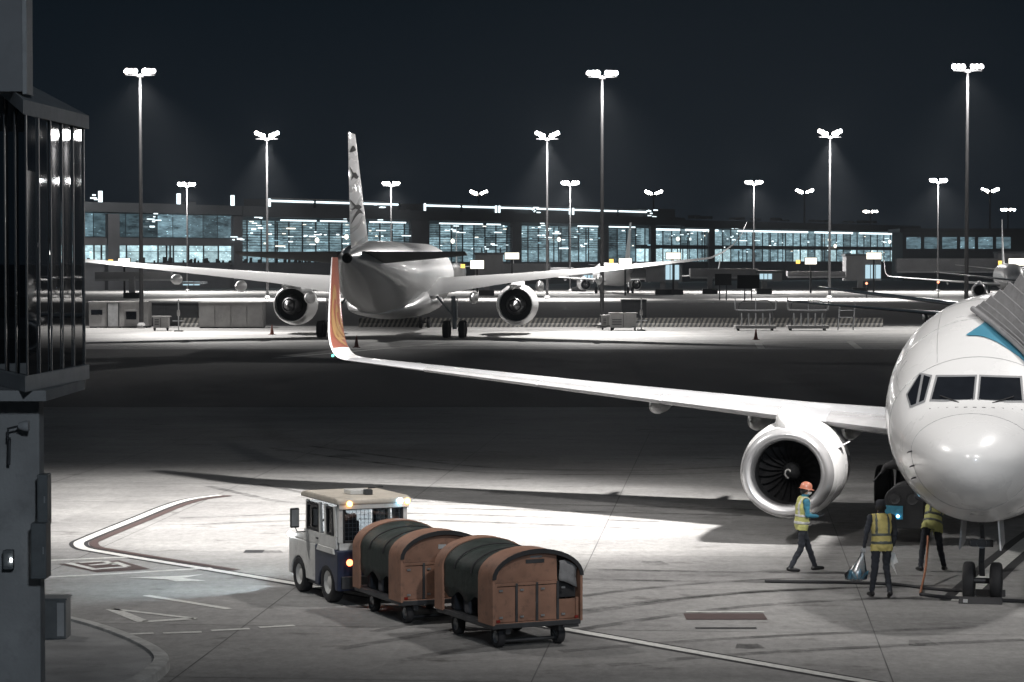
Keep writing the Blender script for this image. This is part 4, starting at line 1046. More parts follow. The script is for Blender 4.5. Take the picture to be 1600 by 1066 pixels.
def human(name, label, loc, rz, J, cols, vest=None, hat=None, mask=False, stripe='reflective', vest_drop=0.0):
    """J holds the joints; cols: torso, sleeve, leg, hand; the body is one closed skin"""
    mb = MB(); seg_ = []
    def limb(tag_, pts, rad):
        tube_caps(mb, pts, rad)
        for (a, b), (ra, rb) in zip(zip(pts, pts[1:]), zip(rad, rad[1:])): seg_.append((tag_, Vector(a), Vector(b), ra, rb))
    pel, che, nek, hed = (Vector(J[k]) for k in ('pelvis', 'chest', 'neck', 'head'))
    sd = (Vector(J['shR']) - Vector(J['shL'])).normalized(); sdp = (Vector(J['hipR']) - Vector(J['hipL'])).normalized()
    mid = pel.lerp(che, .5)
    torso(mb, [(pel - V(0, 0, .10), .11, .09, sdp), (pel - V(0, 0, .04), .155, .115, sdp), (pel + (mid - pel) * .25, .17, .125, sdp), (mid, .158, .115, (sd + sdp)), (mid.lerp(che, .5), .172, .122, sd), (che, .185, .125, sd), (che.lerp(nek, .55), .165, .105, sd), (che.lerp(nek, .85), .10, .08, sd), (nek, .06, .06, sd)])
    for k in range(6): pass
    seg_.append(('torso', pel + (mid - pel) * .05, che.lerp(nek, .7), .15, .14)); seg_.append(('leg', pel - V(0, 0, .1), pel - V(0, 0, .02), .14, .15))
    hy = J.get('face', V(0, 1, 0)); hy = Vector(hy).normalized(); hx = hy.cross(V(0, 0, 1)).normalized(); hz = hx.cross(hy).normalized()
    rot = Matrix((hx, hy, hz)).transposed()
    limb('skin', [nek - (hed - nek) * .1, hed - hz * .05], [.056, .052])
    ell(mb, hed + hz * .02, (.076, .094, .105), rot); ell(mb, hed + hy * .03 - hz * .06, (.055, .06, .06), rot)
    ell(mb, hed + hy * .10 - hz * .012, (.013, .016, .026), rot); ell(mb, hed + hy * .088 - hz * .055, (.024, .012, .010), rot)
    for s_ in (-1, 1): ell(mb, hed + hx * s_ * .078 - hz * .005, (.010, .020, .030), rot)
    seg_.append(('skin', hed - hz * .06, hed + hz * .05, .075, .09))
    for s_, q in ((-1, 'L'), (1, 'R')):
        sh, el, wr = (Vector(J[k + q]) for k in ('sh', 'el', 'wr'))
        limb('sleeve', [che.lerp(nek, .45) + sd * s_ * .09, sh], [.065, .062])
        limb('sleeve', [sh, sh.lerp(el, .4), el], [.064, .056, .047]); limb('sleeve', [el, el.lerp(wr, .35), wr], [.047, .045, .033])
        hd_ = (Vector(J['hand' + q]) - wr).normalized(); pn = Vector(J.get('palm' + q, (s_ * -1, 0, 0)));
        ac = hd_.cross(pn).normalized(); pn = ac.cross(hd_).normalized()
        rh = Matrix((ac, pn, hd_)).transposed()
        ell(mb, wr + hd_ * .055, (.040, .018, .055), rh); seg_.append(('hand', wr + hd_ * .02, wr + hd_ * .2, .03, .04))
        curl = J.get('curl' + q, .5)
        for fi, (off, ln) in enumerate(((-.030, .062), (-.010, .074), (.010, .070), (.029, .054))):
            b0 = wr + hd_ * .10 + ac * off; p1 = b0 + (hd_ * math.cos(curl) + pn * math.sin(curl)) * ln * .55; p2 = p1 + (hd_ * math.cos(curl * 2.3) + pn * math.sin(curl * 2.3)) * ln * .5
            tube_caps(mb, [b0 - hd_ * .03, b0, p1, p2], [.010, .0100, .0092, .0080], 8)
        t0 = wr + hd_ * .035 + ac * -.032; t1 = t0 + (hd_ * .6 - ac * .55 + pn * .35).normalized() * .042; t2 = t1 + (hd_ * .85 + pn * .35 - ac * .1).normalized() * .034
        tube_caps(mb, [t0 + ac * .015, t0, t1, t2], [.012, .012, .0105, .009], 8)
        hp, kn, an = (Vector(J[k + q]) for k in ('hip', 'kn', 'an'))
        limb('leg', [hp, hp.lerp(kn, .45), kn], [.092, .080, .062]); limb('leg', [kn, kn.lerp(an, .35), an], [.062, .060, .046])
        td = Vector(J['toe' + q]).normalized()
        limb('shoe', [an + V(0, 0, -.035) - td * .04, an + V(0, 0, -.045) + td * .08, an + V(0, 0, -.055) + td * .16], [.046, .044, .034])
    raw = mb.mesh('raw'); tmp = bpy.data.objects.new('raw', raw); COL.objects.link(tmp)
    rm = tmp.modifiers.new('remesh', 'REMESH'); rm.mode = 'VOXEL'; rm.voxel_size = .0095; rm.use_smooth_shade = True
    sm = tmp.modifiers.new('smooth', 'SMOOTH'); sm.factor = .5; sm.iterations = 2
    dg = bpy.context.evaluated_depsgraph_get(); me = bpy.data.meshes.new_from_object(tmp.evaluated_get(dg), depsgraph=dg)
    bpy.data.objects.remove(tmp); bpy.data.meshes.remove(raw); me.name = name
    n = len(me.vertices); co = np.empty(n * 3); me.vertices.foreach_get('co', co); co = co.reshape(-1, 3)
    nr = np.empty(n * 3); me.vertices.foreach_get('normal', nr); nr = nr.reshape(-1, 3)
    FOLD = True
    tags = ['torso', 'skin', 'sleeve', 'hand', 'leg', 'shoe']
    best = np.full(n, 9.0); bt = np.zeros(n, int); 
    for tg, a, b, ra, rb in seg_:
        a_, b_ = np.array(a), np.array(b); ab = b_ - a_; t = np.clip(((co - a_) @ ab) / (ab @ ab), 0, 1)
        d = np.linalg.norm(co - (a_ + t[:, None] * ab), axis=1) - (ra + (rb - ra) * t)
        k = d < best; best[k] = d[k]; bt[k] = tags.index(tg)
    from mathutils import noise as mnoise
    cloth = np.isin(bt, (0, 2, 4))
    amp = np.array([mnoise.noise(Vector((c_[0] * 11, c_[1] * 11, c_[2] * 19 + c_[0] * 7))) if k_ else 0 for c_, k_ in zip(co, cloth)])
    co = co + nr * (amp * .013)[:, None]; me.vertices.foreach_set('co', co.ravel()); me.update()
    nf = len(me.polygons); 
    fv = [tuple(p.vertices) for p in me.polygons]
    ft = np.array([bt[f[0]] for f in fv])
    for mname in (cols['torso'], cols.get('skin', 'skin'), cols['sleeve'], cols['hand'], cols['leg'], 'shoe_black'): me.materials.append(MATS[mname])
    me.polygons.foreach_set('material_index', ft.astype(np.int32)); me.shade_smooth()
    # small cloth folds
    o = link(name, me, None, loc, rz); tag(o, label, 'person')
    def shell(nm, mask, off, mat, z_of=None):
        fs = [f for f, k in zip(fv, mask) if k]; used = sorted({i for f in fs for i in f}); mp = {i: j for j, i in enumerate(used)}
        m_ = MB(); m_.add([tuple(co[i] + nr[i] * off) for i in used], [tuple(mp[i] for i in f) for f in fs])
        m2 = bpy.data.meshes.new(nm); m2.from_pydata(m_.v, [], m_.f); m2.materials.append(MATS[mat]); m2.shade_smooth()
        ob = link(nm, m2, o); sdm = ob.modifiers.new('t', 'SOLIDIFY'); sdm.thickness = .006; sdm.offset = 1; return ob
    cen = np.array([co[list(f)].mean(axis=0) for f in fv])
    ax = np.array(che - pel); axl = np.linalg.norm(ax); ax = ax / axl
    hgt = (cen - np.array(pel)) @ ax                                    # height along the spine
    if vest:
        near_sp_ = np.linalg.norm((cen - np.array(pel)) - hgt[:, None] * ax, axis=1) < .235
        vm = ((ft == 0) | ((ft == 4) & (hgt > -.10 - vest_drop) & (hgt < .15)) | ((ft == 2) & (hgt > axl * .62) & (np.abs((cen - np.array(che)) @ np.array(sd)) < .175))) & near_sp_ & (hgt < axl + .17)
        shell('safety_vest', vm, .012, vest)
        for lo, hi in ((.02, .065), (axl * .42, axl * .42 + .045)):
            shell('reflective_stripe', vm & (hgt > lo) & (hgt < hi), .019, stripe)
        side = np.abs((cen - np.array(che)) @ np.array(sd))
        shell('shoulder_stripe', vm & (hgt > axl * .42) & (side > .085) & (side < .12), .018, stripe)
    hdz = (cen - np.array(hed)) @ np.array(hz); hdy = (cen - np.array(hed)) @ np.array(hy)
    hair = (ft == 1) & (hdz > -.06) & ((hdz > .055) | (hdy < .03 - .0)) & (hdz + -.9 * hdy > -.02)
    shell('hair', hair, .008, 'hair')
    for s_ in (-1, 1):
        m_ = MB(); ell(m_, hed + hx * s_ * .032 + hy * .088 + hz * .02, (.010, .007, .007), rot, 8); m_.build('eye', 'hair', o, smooth=180)
    if mask:
        shell('face_mask', (ft == 1) & (hdz < -.005) & (hdz > -.11) & (hdy > .035), .008, 'mask_white')
    if hat == 'helmet':
        m_ = MB(); prof = [(.128, -.004), (.126, .0), (.112, .008), (.110, .05), (.098, .09), (.07, .122), (.03, .138), (.001, .141)]
        rings = []
        for r_, t_ in prof: rings.append([tuple(rot @ Vector((r_ * .92 * math.cos(a), r_ * 1.08 * math.sin(a) + (.03 if (r_ > .12 and math.sin(a) > .3) else 0), t_))) for a in [2 * math.pi * k / 28 for k in range(28)]])
        m_.loft(rings); hb = m_.build('helmet', 'helmet_orange', o, loc=hed + hz * .045, smooth=50)
    if hat == 'cap':
        m_ = MB(); rings = []
        for r_, t_ in [(.098, -.02), (.102, .03), (.098, .075), (.07, .105), (.001, .112)]: rings.append([tuple(rot @ Vector((r_ * .93 * math.cos(a), r_ * 1.06 * math.sin(a), t_))) for a in [2 * math.pi * k / 24 for k in range(24)]])
        m_.loft(rings); hb = m_.build('cap', 'cloth_dark', o, loc=hed + hz * .035, smooth=50)
        br = MB(); br.add([tuple(rot @ Vector(p)) for p in ((-.075, .075, .0), (.075, .075, .0), (.06, .16, -.012), (-.06, .16, -.012), (-.075, .075, .012), (.075, .075, .012), (.06, .16, 0), (-.06, .16, 0))], [(0, 1, 2, 3), (4, 7, 6, 5), (0, 4, 5, 1), (2, 6, 7, 3), (1, 5, 6, 2), (0, 3, 7, 4)]).build('visor', 'cloth_dark', hb)
    return o

# walking to the right in front of the engine, both forearms raised
JA = dict(pelvis=(0, 0, .93), chest=(0, .03, 1.30), neck=(0, .05, 1.47), head=(0, .08, 1.585), face=(.15, 1, -.18),
    shL=(-.19, .03, 1.40), elL=(-.24, .03, 1.13), wrL=(-.16, .25, 1.12), handL=(-.10, .42, 1.13), palmL=(0, 0, 1),
    shR=(.19, .05, 1.40), elR=(.24, .06, 1.13), wrR=(.14, .28, 1.10), handR=(.08, .44, 1.11), palmR=(0, 0, 1),
    hipL=(-.09, 0, .90), knL=(-.10, .16, .50), anL=(-.10, .30, .10), toeL=(0, 1, .12),
    hipR=(.09, 0, .90), knR=(.10, -.03, .49), anR=(.10, -.24, .11), toeR=(0, 1, -.05))
pa = G(1252, 894)
human('person', 'worker in orange helmet and lime vest with blue sleeves walking past the engine', (pa.x, pa.y, .0), R(-82), JA, dict(torso='cloth_blue', sleeve='cloth_blue', leg='cloth_dark', hand='cloth_dark'), 'vest_lime', 'helmet', True)
# seen from behind, walking away, plastic bag in the left hand
JB = dict(pelvis=(0, 0, .95), chest=(0, .04, 1.34), neck=(0, .05, 1.51), head=(0, .07, 1.625), face=(.1, 1, -.08),
    shL=(-.20, .04, 1.45), elL=(-.28, .0, 1.17), wrL=(-.31, .04, .92), handL=(-.32, .06, .78), palmL=(.5, 1, 0), curlL=1.25,
    shR=(.20, .04, 1.45), elR=(.26, .02, 1.17), wrR=(.24, .12, .93), handR=(.23, .16, .80), palmR=(-1, .3, 0), curlR=.9,
    hipL=(-.10, 0, .92), knL=(-.12, .02, .50), anL=(-.15, .10, .10), toeL=(-.15, 1, 0),
    hipR=(.10, 0, .92), knR=(.11, .08, .51), anR=(.12, -.16, .13), toeR=(.1, 1, -.25))
pb = G(1377, 934)
bag_bearer = human('person', 'person in black cap and yellow vest seen from behind, carrying a plastic bag', (pb.x, pb.y, 0), R(6), JB, dict(torso='cloth_dark', sleeve='cloth_dark', leg='cloth_dark', hand='glove_grey'), 'vest_yellow', 'cap', False, 'reflective_dark')
# leaning in under the nose, legs apart
JC = dict(pelvis=(0, 0, .93), chest=(.10, .22, 1.24), neck=(.15, .32, 1.38), head=(.19, .40, 1.46), face=(.3, 1, .1),
    shL=(-.09, .25, 1.36), elL=(-.24, .40, 1.42), wrL=(-.21, .52, 1.62), handL=(-.20, .56, 1.75), palmL=(1, .3, 0),
    shR=(.28, .24, 1.30), elR=(.38, .42, 1.22), wrR=(.36, .60, 1.40), handR=(.35, .68, 1.52), palmR=(-1, .3, 0),
    hipL=(-.10, 0, .90), knL=(-.17, .05, .49), anL=(-.22, .0, .10), toeL=(-.3, 1, 0),
    hipR=(.10, 0, .90), knR=(.16, .06, .49), anR=(.24, .02, .10), toeR=(.45, 1, 0))
pc = G(1456, 893)
human('person', 'worker in lime vest with blue gloves leaning in under the airliner nose', (pc.x, pc.y, 0), R(0), JC, dict(torso='cloth_dark', sleeve='cloth_dark', leg='cloth_dark', hand='cloth_blue'), 'vest_lime', None, False, 'reflective_dark', .02)
# driver on the tug seat
JD = dict(pelvis=(0, 0, .12), chest=(0, .0, .48), neck=(0, .02, .64), head=(0, .05, .76), face=(0, 1, 0),
    shL=(-.19, .0, .57), elL=(-.22, .18, .36), wrL=(-.12, .40, .38), handL=(-.10, .52, .38), palmL=(0, 0, -1),
    shR=(.19, .0, .57), elR=(.22, .18, .36), wrR=(.12, .40, .38), handR=(.10, .52, .38), palmR=(0, 0, -1),
    hipL=(-.09, .03, .10), knL=(-.12, .42, .10), anL=(-.12, .50, -.30), toeL=(0, 1, 0),
    hipR=(.09, .03, .10), knR=(.12, .42, .10), anR=(.12, .50, -.30), toeR=(0, 1, 0))
dl = TUGM @ Vector((-.34, .62, .93))
human('person', 'driver in dark clothes seated behind the rear window of the tug', dl, R(24), JD, dict(torso='cloth_dark', sleeve='cloth_dark', leg='cloth_dark', hand='skin'), None, 'cap')

# bag of bottles in the hand
bm_ = Matrix.Translation((pb.x, pb.y, 0)) @ Matrix.Rotation(R(6), 4, 'Z')
hold = bm_ @ Vector((-.33, .07, .80))
bag = thing('plastic_bag', 'clear plastic bag of blue bottles hanging from a gloved hand', 'bag', hold - Vector((.08, 0, .50)))
rings = []
for z, w, d, ox in ((0, .10, .07, -.04), (.03, .19, .11, -.04), (.12, .20, .12, -.03), (.22, .15, .09, 0), (.34, .09, .05, .04), (.44, .045, .025, .07), (.52, .03, .015, .08)):
    rings.append([(ox + w * (1 + .09 * math.sin(k * 3.1 + z * 20)) * math.cos(a), d * (1 + .12 * math.sin(k * 2.3 + z * 31)) * math.sin(a), z) for k, a in enumerate([2 * math.pi * k / 20 for k in range(20)])])
MB().loft(rings).build('film', 'bag_film', bag, smooth=50)
for bx_, by_, tz in ((-.16, 0, .2), (-.08, .04, -.3), (.02, -.02, .1), (.08, .03, .6), (-.04, -.05, -.5)):
    o = MB().lathe([(.03, 0), (.032, .02), (.032, .13), (.013, .17), (.013, .19), (.001, .19)], n=14).build('bottle', 'bottle_blue', bag, loc=(bx_, by_, .03), smooth=50); o.rotation_euler = (tz * .4, tz, 0)
sh = thing('paper_sheet', 'crumpled white sheet dangling from the right hand of the bag carrier', 'paper', bm_ @ Vector((.25, .20, .45)))
MB().add([(-.07, -.03, .34), (.04, -.04, .34), (.11, .0, .16), (.02, -.05, .13), (.08, -.02, -.06), (-.02, -.02, .12)], [(0, 1, 3, 5), (1, 2, 3), (3, 4, 5)]).build('sheet', 'paper_white', sh).modifiers.new('t', 'SOLIDIFY').thickness = .003

# ================================================================== UNDER THE NOSE
gc = G(1412, 852)
cu = thing('ground_cart', 'dark wheeled ground unit with rounded hood beside the airliner nose', 'ground unit', (gc.x, gc.y, 0), R(-14))
prof = [(-.42, .35), (.42, .35), (.42, .95)] + [(.42 * math.cos(a), .95 + .33 * math.sin(a)) for a in [math.pi * k / 10 for k in range(1, 10)]] + [(-.42, .95)]
MB().prism(prof, 0, 1.3, 'Y').build('hood', 'equip_dark', cu, smooth=30, bev=.015)
for x in (-.2, .18): MB().lathe([(.13, 0), (.13, .03), (.09, .035), (.001, .03)], c=(x, -.035, 1.0), axis='Y', n=20).build('gauge_panel', 'steel_dark', cu)
MB().box(-.40, -.02, -.03, -.002, .55, .84).build('control_panel', 'cloth_blue', cu)
MB().lathe([(.03, 0), (.03, .02), (.001, .025)], c=(-.12, -.055, .62), axis='Y', n=10).build('panel_light', 'blue_glow', cu)
for sg in (-1, 1):
    for y in (.25, 1.05): wheel(cu, (sg * .40, y, .19), .19, .12, sub=False)
MB().tube([(.1, .3, 1.2), (.1, .25, 1.42), (.02, .2, 1.62), (-.22, .15, 1.72), (-.42, .12, 1.66), (-.50, .10, 1.50)], [.07, .075, .10, .11, .06, .02], 12).build('air_hose', 'black_rubber', cu, smooth=60)
MB().tube([(-.48, .10, 1.56), (-.66, .05, 1.34)], .014, 6).build('hose_handle', 'steel_dark', cu)
hs = [G(1438, 931), G(1480, 936), G(1540, 940), G(1610, 943), G(1700, 950)]
hp = [P(1450, 838, 48.6), P(1449, 860, 48.2), P(1446, 890, 47.2), P(1440, 918, 46.2)] + [p + Vector((0, 0, .03)) for p in hs]
ho = thing('ground_hose', 'orange and black hose hanging from the nose and trailing across the concrete', 'hose', tuple(hs[0]))
MB().tube([p - hs[0] for p in spline(hp[:5], 6)], .022, 8).build('hanging_end', 'hose_orange', ho, smooth=60)
MB().tube([p - hs[0] for p in spline(hp[4:], 6)], .032, 8).build('ground_run', 'black_rubber', ho, smooth=60)
ca = [G(*q) + Vector((0, 0, .03)) for q in ((1196, 911), (1260, 912), (1330, 913), (1400, 916), (1450, 922), (1520, 928))]
cbl = thing('power_cable', 'thick dark cable lying across the concrete towards the nose wheel', 'cable', tuple(ca[0]))
MB().tube([p - ca[0] for p in spline(ca, 6)], .026, 8).build('sheath', 'black_rubber', cbl, smooth=60)
MB().tube([p - ca[0] + Vector((0, .14, -.005)) for p in spline(ca, 6)], .02, 8).build('sheath', 'black_rubber', cbl, smooth=60)
for k, y in enumerate((3.45, 4.52)):
    pw_ = near.matrix_world if False else (Matrix.Translation(nose) @ Matrix.Rotation(-PSI, 4, 'Z')) @ Vector((0, y, 0))
    chk = thing('wheel_chock', 'black chock in front of the nose wheels' if k == 0 else 'black chock behind the nose wheels', 'chock', pw_, -PSI)
    MB().prism([(-.09, 0), (.09, 0), (.02, .12), (-.02, .12)], -.38, .38).build('wedge', 'black_rubber', chk, bev=.01)
    MB().prism([(-.096, .02), (-.06, .07), (-.064, .08), (-.10, .03)], -.30, -.22).build('reflector', 'steel', chk)

# ================================================================== LIGHT MASTS
LAMPY = 0.0
def mast(label, px, top, Y, sc=1.0, pole_r=.30, watt=0, cone=120, look=(0, 0), vee=False, glow=2600):
    z = P(px, top, Y).z; x = P(px, top, Y).x
    m = thing('light_mast', label, 'light mast', (x, Y, 0), 0, 'apron light masts')
    MB().tube([(0, 0, 0), (0, 0, z * .5), (0, 0, z - .2 * sc)], [pole_r, pole_r * .8, pole_r * .55], 14).build('pole', 'mast_grey', m, smooth=60)
    MB().lathe([(pole_r * 2.0, 0), (pole_r * 2.0, .25), (pole_r * 1.2, .5)], n=14, cap=True).build('base', 'concrete_wall', m)
    hb = MB(); hb.box(-1.25 * sc, 1.25 * sc, -.06 * sc, .06 * sc, -.36 * sc, -.26 * sc); hb.lathe([(.32 * sc, -.5 * sc), (.32 * sc, -.3 * sc)], n=14, cap=True); hb.build('head_frame', 'mast_grey', m, loc=(0, 0, z))
    for sg in (-1, 1):
        for k in range(3):
            xx = sg * (.42 + .38 * k) * sc; dz = (.16 * k if vee else 0) * sc
            h = MB().box(-.17 * sc, .17 * sc, -.14 * sc, .16 * sc, -.26 * sc, .26 * sc).build('floodlight', 'mast_grey', m, loc=(xx, 0, z + dz)); h.rotation_euler = (R(-20), 0, 0)
            b_ = random.uniform(.85, 1.15)
            MB().lathe([(.001, -.27 * sc), (.14 * sc, -.22 * sc), (.21 * sc, -.1 * sc), (.22 * sc, 0), (.21 * sc, .1 * sc), (.14 * sc, .22 * sc), (.001, .27 * sc)], c=(0, -.10 * sc, 0), n=14).build('lens', random.choice(('lamp_lens', 'lamp_lens', 'lamp_lens_cool', 'lamp_lens_warm')), h, smooth=180).scale = (b_, .6, b_)
    if watt:
        gl_ = bpy.data.lights.new('mast_glow', 'POINT'); gl_.energy = glow; gl_.color = (1, .97, .95); gl_.shadow_soft_size = .8
        go_ = bpy.data.objects.new('mast_glow', gl_); COL.objects.link(go_); go_.location = (x, Y - .75 * sc, z)
        o = spot('mast_floodlight', (x, Y - .6 * sc, z - .5 * sc), (x + look[0], Y + look[1] - .6, 0), watt, cone, 1.0, (1, .97, .94), .5)
    return m
ROW1 = [(219, 112, 'tall light mast rising beside the glazed walkway, left of the wide-body'), (941, 115, 'tall light mast standing behind the generator, right of the wide-body'), (1512, 105, 'tall light mast rising above the near airliner nose')]
for px, top, lb in ROW1: mast(lb, px, top, 222, 1.0, .20, 62000, 112, (0, -6))
for px, tg, wt in ((941, (-10, 180, 8), 42000), (219, (-23, 206, 4.5), 100000), (941, (7, 206, 4.5), 95000)):
    p = P(px, 125, 221.4); spot('mast_floodlight', p, tg, wt, 26 if tg[2] > 5 else 56, 1.0, (1, .97, .94), .5)
ROW2 = [(417, 213, 'V-headed light mast just left of the wide-body fin'), (855, 213, 'V-headed light mast behind the wide-body right engine'), (1297, 210, 'V-headed light mast behind the pair of equipment racks')]
for px, top, lb in ROW2: mast(lb, px, top, 386, 1.35, .22, 330000, 84, (0, -4), True, 7000)
ROW3 = [(292, 288, 'small light mast in front of the low terminal windows at the left'), (611, 287, 'small light mast right of the wide-body fin in front of the terminal'), (891, 286, 'small light mast close left of the tall generator mast'), (1178, 285, 'small light mast above the wide-body upturned wing tip'), (1466, 282, 'small light mast close left of the tall mast over the near airliner nose')]
for px, top, lb in ROW3: mast(lb, px, top, 470, 1.2, .16, 120000, 140, (0, -4), False, 13000)
for px, top, Y, lb in ((1740, 208, 386, 'light mast past the right edge of the picture, mirrored in the dark walkway glass'), (1745, 281, 470, 'small light mast past the right edge, first of three mirrored in the walkway glass'), (2030, 280, 470, 'small light mast past the right edge, second of three mirrored in the walkway glass'), (2310, 279, 470, 'small light mast past the right edge, third of three mirrored in the walkway glass')): mast(lb, px, top, Y, 1.3, .25, 160000, 110, (0, -4))
ROW4 = [(748, 303, 'light mast head peeping over the terminal roof right of the fin'), (1021, 303, 'distant light mast at the right end of the lit roof clerestory'), (1257, 301, 'distant short light mast left of the V-headed mast behind the racks'), (1547, 299, 'distant light mast right of the tall mast over the near airliner nose')]
for px, top, lb in ROW4: mast(lb, px, top, 905, 2.3, .5, 0, vee=True)
ROW5 = [(1360, 331, 'faintest distant light mast right of the V-headed mast behind the racks'), (1575, 328, 'faintest distant light mast at the right edge of the picture')]
for px, top, lb in ROW5: mast(lb, px, top, 1150, 2.4, .5, 0)

# ================================================================== FAR TERMINAL
def tline(px):
    h = 59 - .0195 * (px - 450); Y = 59 * 540 / h; return Vector(((px - 800) / F * Y, Y, 0))
T0, T1 = tline(95), tline(1432)
TL = (T1 - T0).length; td = (T1 - T0).normalized(); ta = math.atan2(td.y, td.x)
def t_of(px):
    d = Vector(((px - 800) / F, 1, 0)); # ray/line intersection
    den = td.x * d.y - td.y * d.x; return (d.x * T0.y - d.y * T0.x) / den * -1 if False else ((-T0.x * d.y + T0.y * d.x) / den)
term = thing('airport_terminal', 'long dark airport terminal with blue-lit glass walls and roof clerestory', 'building', T0, ta)
# local frame: x along the front, y = depth away from the apron (left of the run), z up
BAY = 4.6; NB = int(TL / BAY)
MB().box(0, TL, .35, 30, 0, 5.0).build('ground_floor', 'terminal_wall', term)
MB().box(0, TL, 6, 30, 5.0, 15.2).build('core', 'terminal_roof', term)
x375, x1010, x640, x668, x1060, x430 = (t_of(q) for q in (372, 1000, 640, 668, 1062, 430))
MB().box(-2, x375, -1.2, 31, 15.3, 17.2).build('roof_edge', 'terminal_roof', term)
MB().box(x375, x1060, -1.6, 31, 15.0, 17.2).build('roof_edge', 'terminal_roof', term)
MB().box(x1060, TL, -1.4, 31, 14.6, 16.6).build('roof_edge', 'terminal_roof', term)
MB().box(-1, TL, -.2, 6, 4.9, 5.3).build('floor_slab', 'terminal_wall', term)
MB().box(-1, x375, -.3, 6, 8.9, 10.3).build('floor_slab', 'terminal_wall', term)
MB().box(x1010, TL, -.3, 6, 9.0, 9.7).build('floor_slab', 'terminal_wall', term)
pane_me = {}
def pane(x0, x1, z0, z1, mat, name='window_pane', y=.15):
    key = (round(x1 - x0, 2), round(z1 - z0, 2), mat)
    if key not in pane_me:
        pane_me[key] = MB().box(0, x1 - x0, 0, .05, 0, z1 - z0).mesh('window_pane'); pane_me[key].materials.append(MATS[mat])
    return link(name, pane_me[key], term, (x0, y, z0))
random.seed(5)
blank = [(t_of(a), t_of(b)) for a, b in ((168, 183), (640, 668), (798, 812), (938, 1016), (1105, 1112))]
for k in range(NB):
    x0, x1 = k * BAY + .12, (k + 1) * BAY - .12; xm = (x0 + x1) / 2
    if any(a < xm < b for a, b in blank[:1]): continue
    if xm < x375:
        pane(x0, x1, 5.45, 7.6, 'pane_bright'); pane(x0, x1, 7.7, 8.8, 'pane_bright')
        pane(x0, x1, 10.5, 15.1, 'pane_dim')
    elif xm < x1010:
        col = any(a < xm < b for a, b in blank)
        pane(x0, x1, 5.45, 8.3, 'pane_dim' if col else 'pane_mid'); pane(x0, x1, 8.4, 11.3, 'pane_dim' if col else 'pane_mid'); pane(x0, x1, 11.4, 14.2, 'pane_dim' if col else 'pane_mid')
    else:
        pane(x0, x1, 5.45, 8.8, 'pane_mid' if random.random() < .6 else 'pane_bright'); pane(x0, x1, 9.9, 14.2, 'pane_mid')
# louvre lines and mullions too fine to pick apart
lv = MB()
for z in [9.0 + .55 * k for k in range(10)]: lv.box(x375, x1010, -.25, -.15, z - .06, z + .06)
for k in range(NB + 1): lv.box(k * BAY - .09, k * BAY + .09, -.12, .1, 5.3, 14.2 if k * BAY > x375 else 8.9)
lo = lv.build('glazing_bars', 'mullion_dark', term); lo['kind'] = 'stuff'
st = MB()
for a, b in ((436, 492), (498, 540), (575, 632), (684, 752), (758, 780), (900, 932), (946, 990), (1015, 1060), (1068, 1120), (1150, 1260), (1270, 1330), (1340, 1400)):
    o = MB().box(t_of(a), t_of(b), -.5, -.42, 14.25 if a < 1000 else 13.7, 14.55 if a < 1000 else 14.2).build('light_strip', 'strip_light', term)
for a, b in ((166, 184), (362, 376), (640, 668), (798, 812), (936, 948), (1014, 1022), (1105, 1114)):
    MB().box(t_of(a), t_of(b), -.6, .3, 0, 15.0).build('column', 'terminal_wall', term)
# roof clerestory
for a, b in ((432, 634), (674, 785), (790, 900), (905, 1040)):
    x0, x1 = t_of(a), t_of(b)
    cl = MB().box(x0, x1, 2, 9, 17.2, 19.0).build('clerestory', 'terminal_roof', term)
    MB().box(x0, x1, 1.86, 1.97, 18.35, 18.75).build('light_strip', 'strip_light', cl)
    MB().box(x0, x1, 1.80, 1.97, 19.02, 19.22).build('clerestory_rail', 'rim_grey', cl)
    nn_ = max(2, int((b - a) / 55))
    for k in range(nn_ + 1):
        x = x0 + (x1 - x0) * k / nn_; MB().box(x - .25, x + .25, 1.70, 1.97, 17.25, 19.0).build('clerestory_post', 'mullion_dark' if k % 2 else 'strip_light', cl)
MB().box(t_of(1020), t_of(1062), 1.5, 9, 17.2, 19.5).build('stair_head', 'terminal_roof', term)
# interior clusters of lamps seen through the glass
random.seed(9)
for px, z0, z1, cnt in ((235, 12.0, 16.0, 6), (145, 17.5, 18.6, 3), (365, 10.0, 11.5, 4), (398, 12, 14.8, 6), (528, 14.8, 16, 3), (585, 14.8, 15.8, 4), (585, 17.4, 18.2, 4), (700, 12.5, 15.8, 8), (845, 11, 15.6, 10), (828, 17.4, 18.6, 6), (910, 8.6, 11, 5), (1010, 17, 19, 8), (1002, 14.9, 16, 4), (1140, 11, 15, 9), (1160, 14.6, 15.2, 2), (1284, 14.5, 15.4, 3), (1400, 14.5, 15.4, 5), (480, 9, 12, 4), (530, 9, 11, 3), (760, 8, 11, 4), (1065, 10, 13, 4), (1210, 10, 12, 4)):
    for k in range(cnt):
        x = t_of(px + random.uniform(-9, 9)); z = random.uniform(z0, z1); w = random.uniform(.5, 2.4)
        MB().box(x, x + w, -.75, -.68, z, z + random.uniform(.15, .32)).build('interior_lamp', 'strip_light', term)
for k in range(150):
    px = random.uniform(380, 1420); z = random.choice((8.4, 9.6, 11.2, 12.6, 13.6)) + random.uniform(-.4, .4); w = random.uniform(.3, 1.5) * (1 if random.random() < .8 else 3)
    x = t_of(px); MB().box(x, x + w, -.42, -.36, z, z + random.uniform(.1, .3)).build('interior_lamp', random.choice(('strip_light', 'strip_light', 'strip_light', 'sign_lit', 'room_glow', 'room_glow')), term)
for k in range(26):
    px = random.uniform(150, 1420); x = t_of(px); MB().box(x, x + .5, -.33, -.29, 5.4, random.choice((8.8, 14.0)) if px > 380 else 8.8).build('inner_column', 'mullion_dark', term)
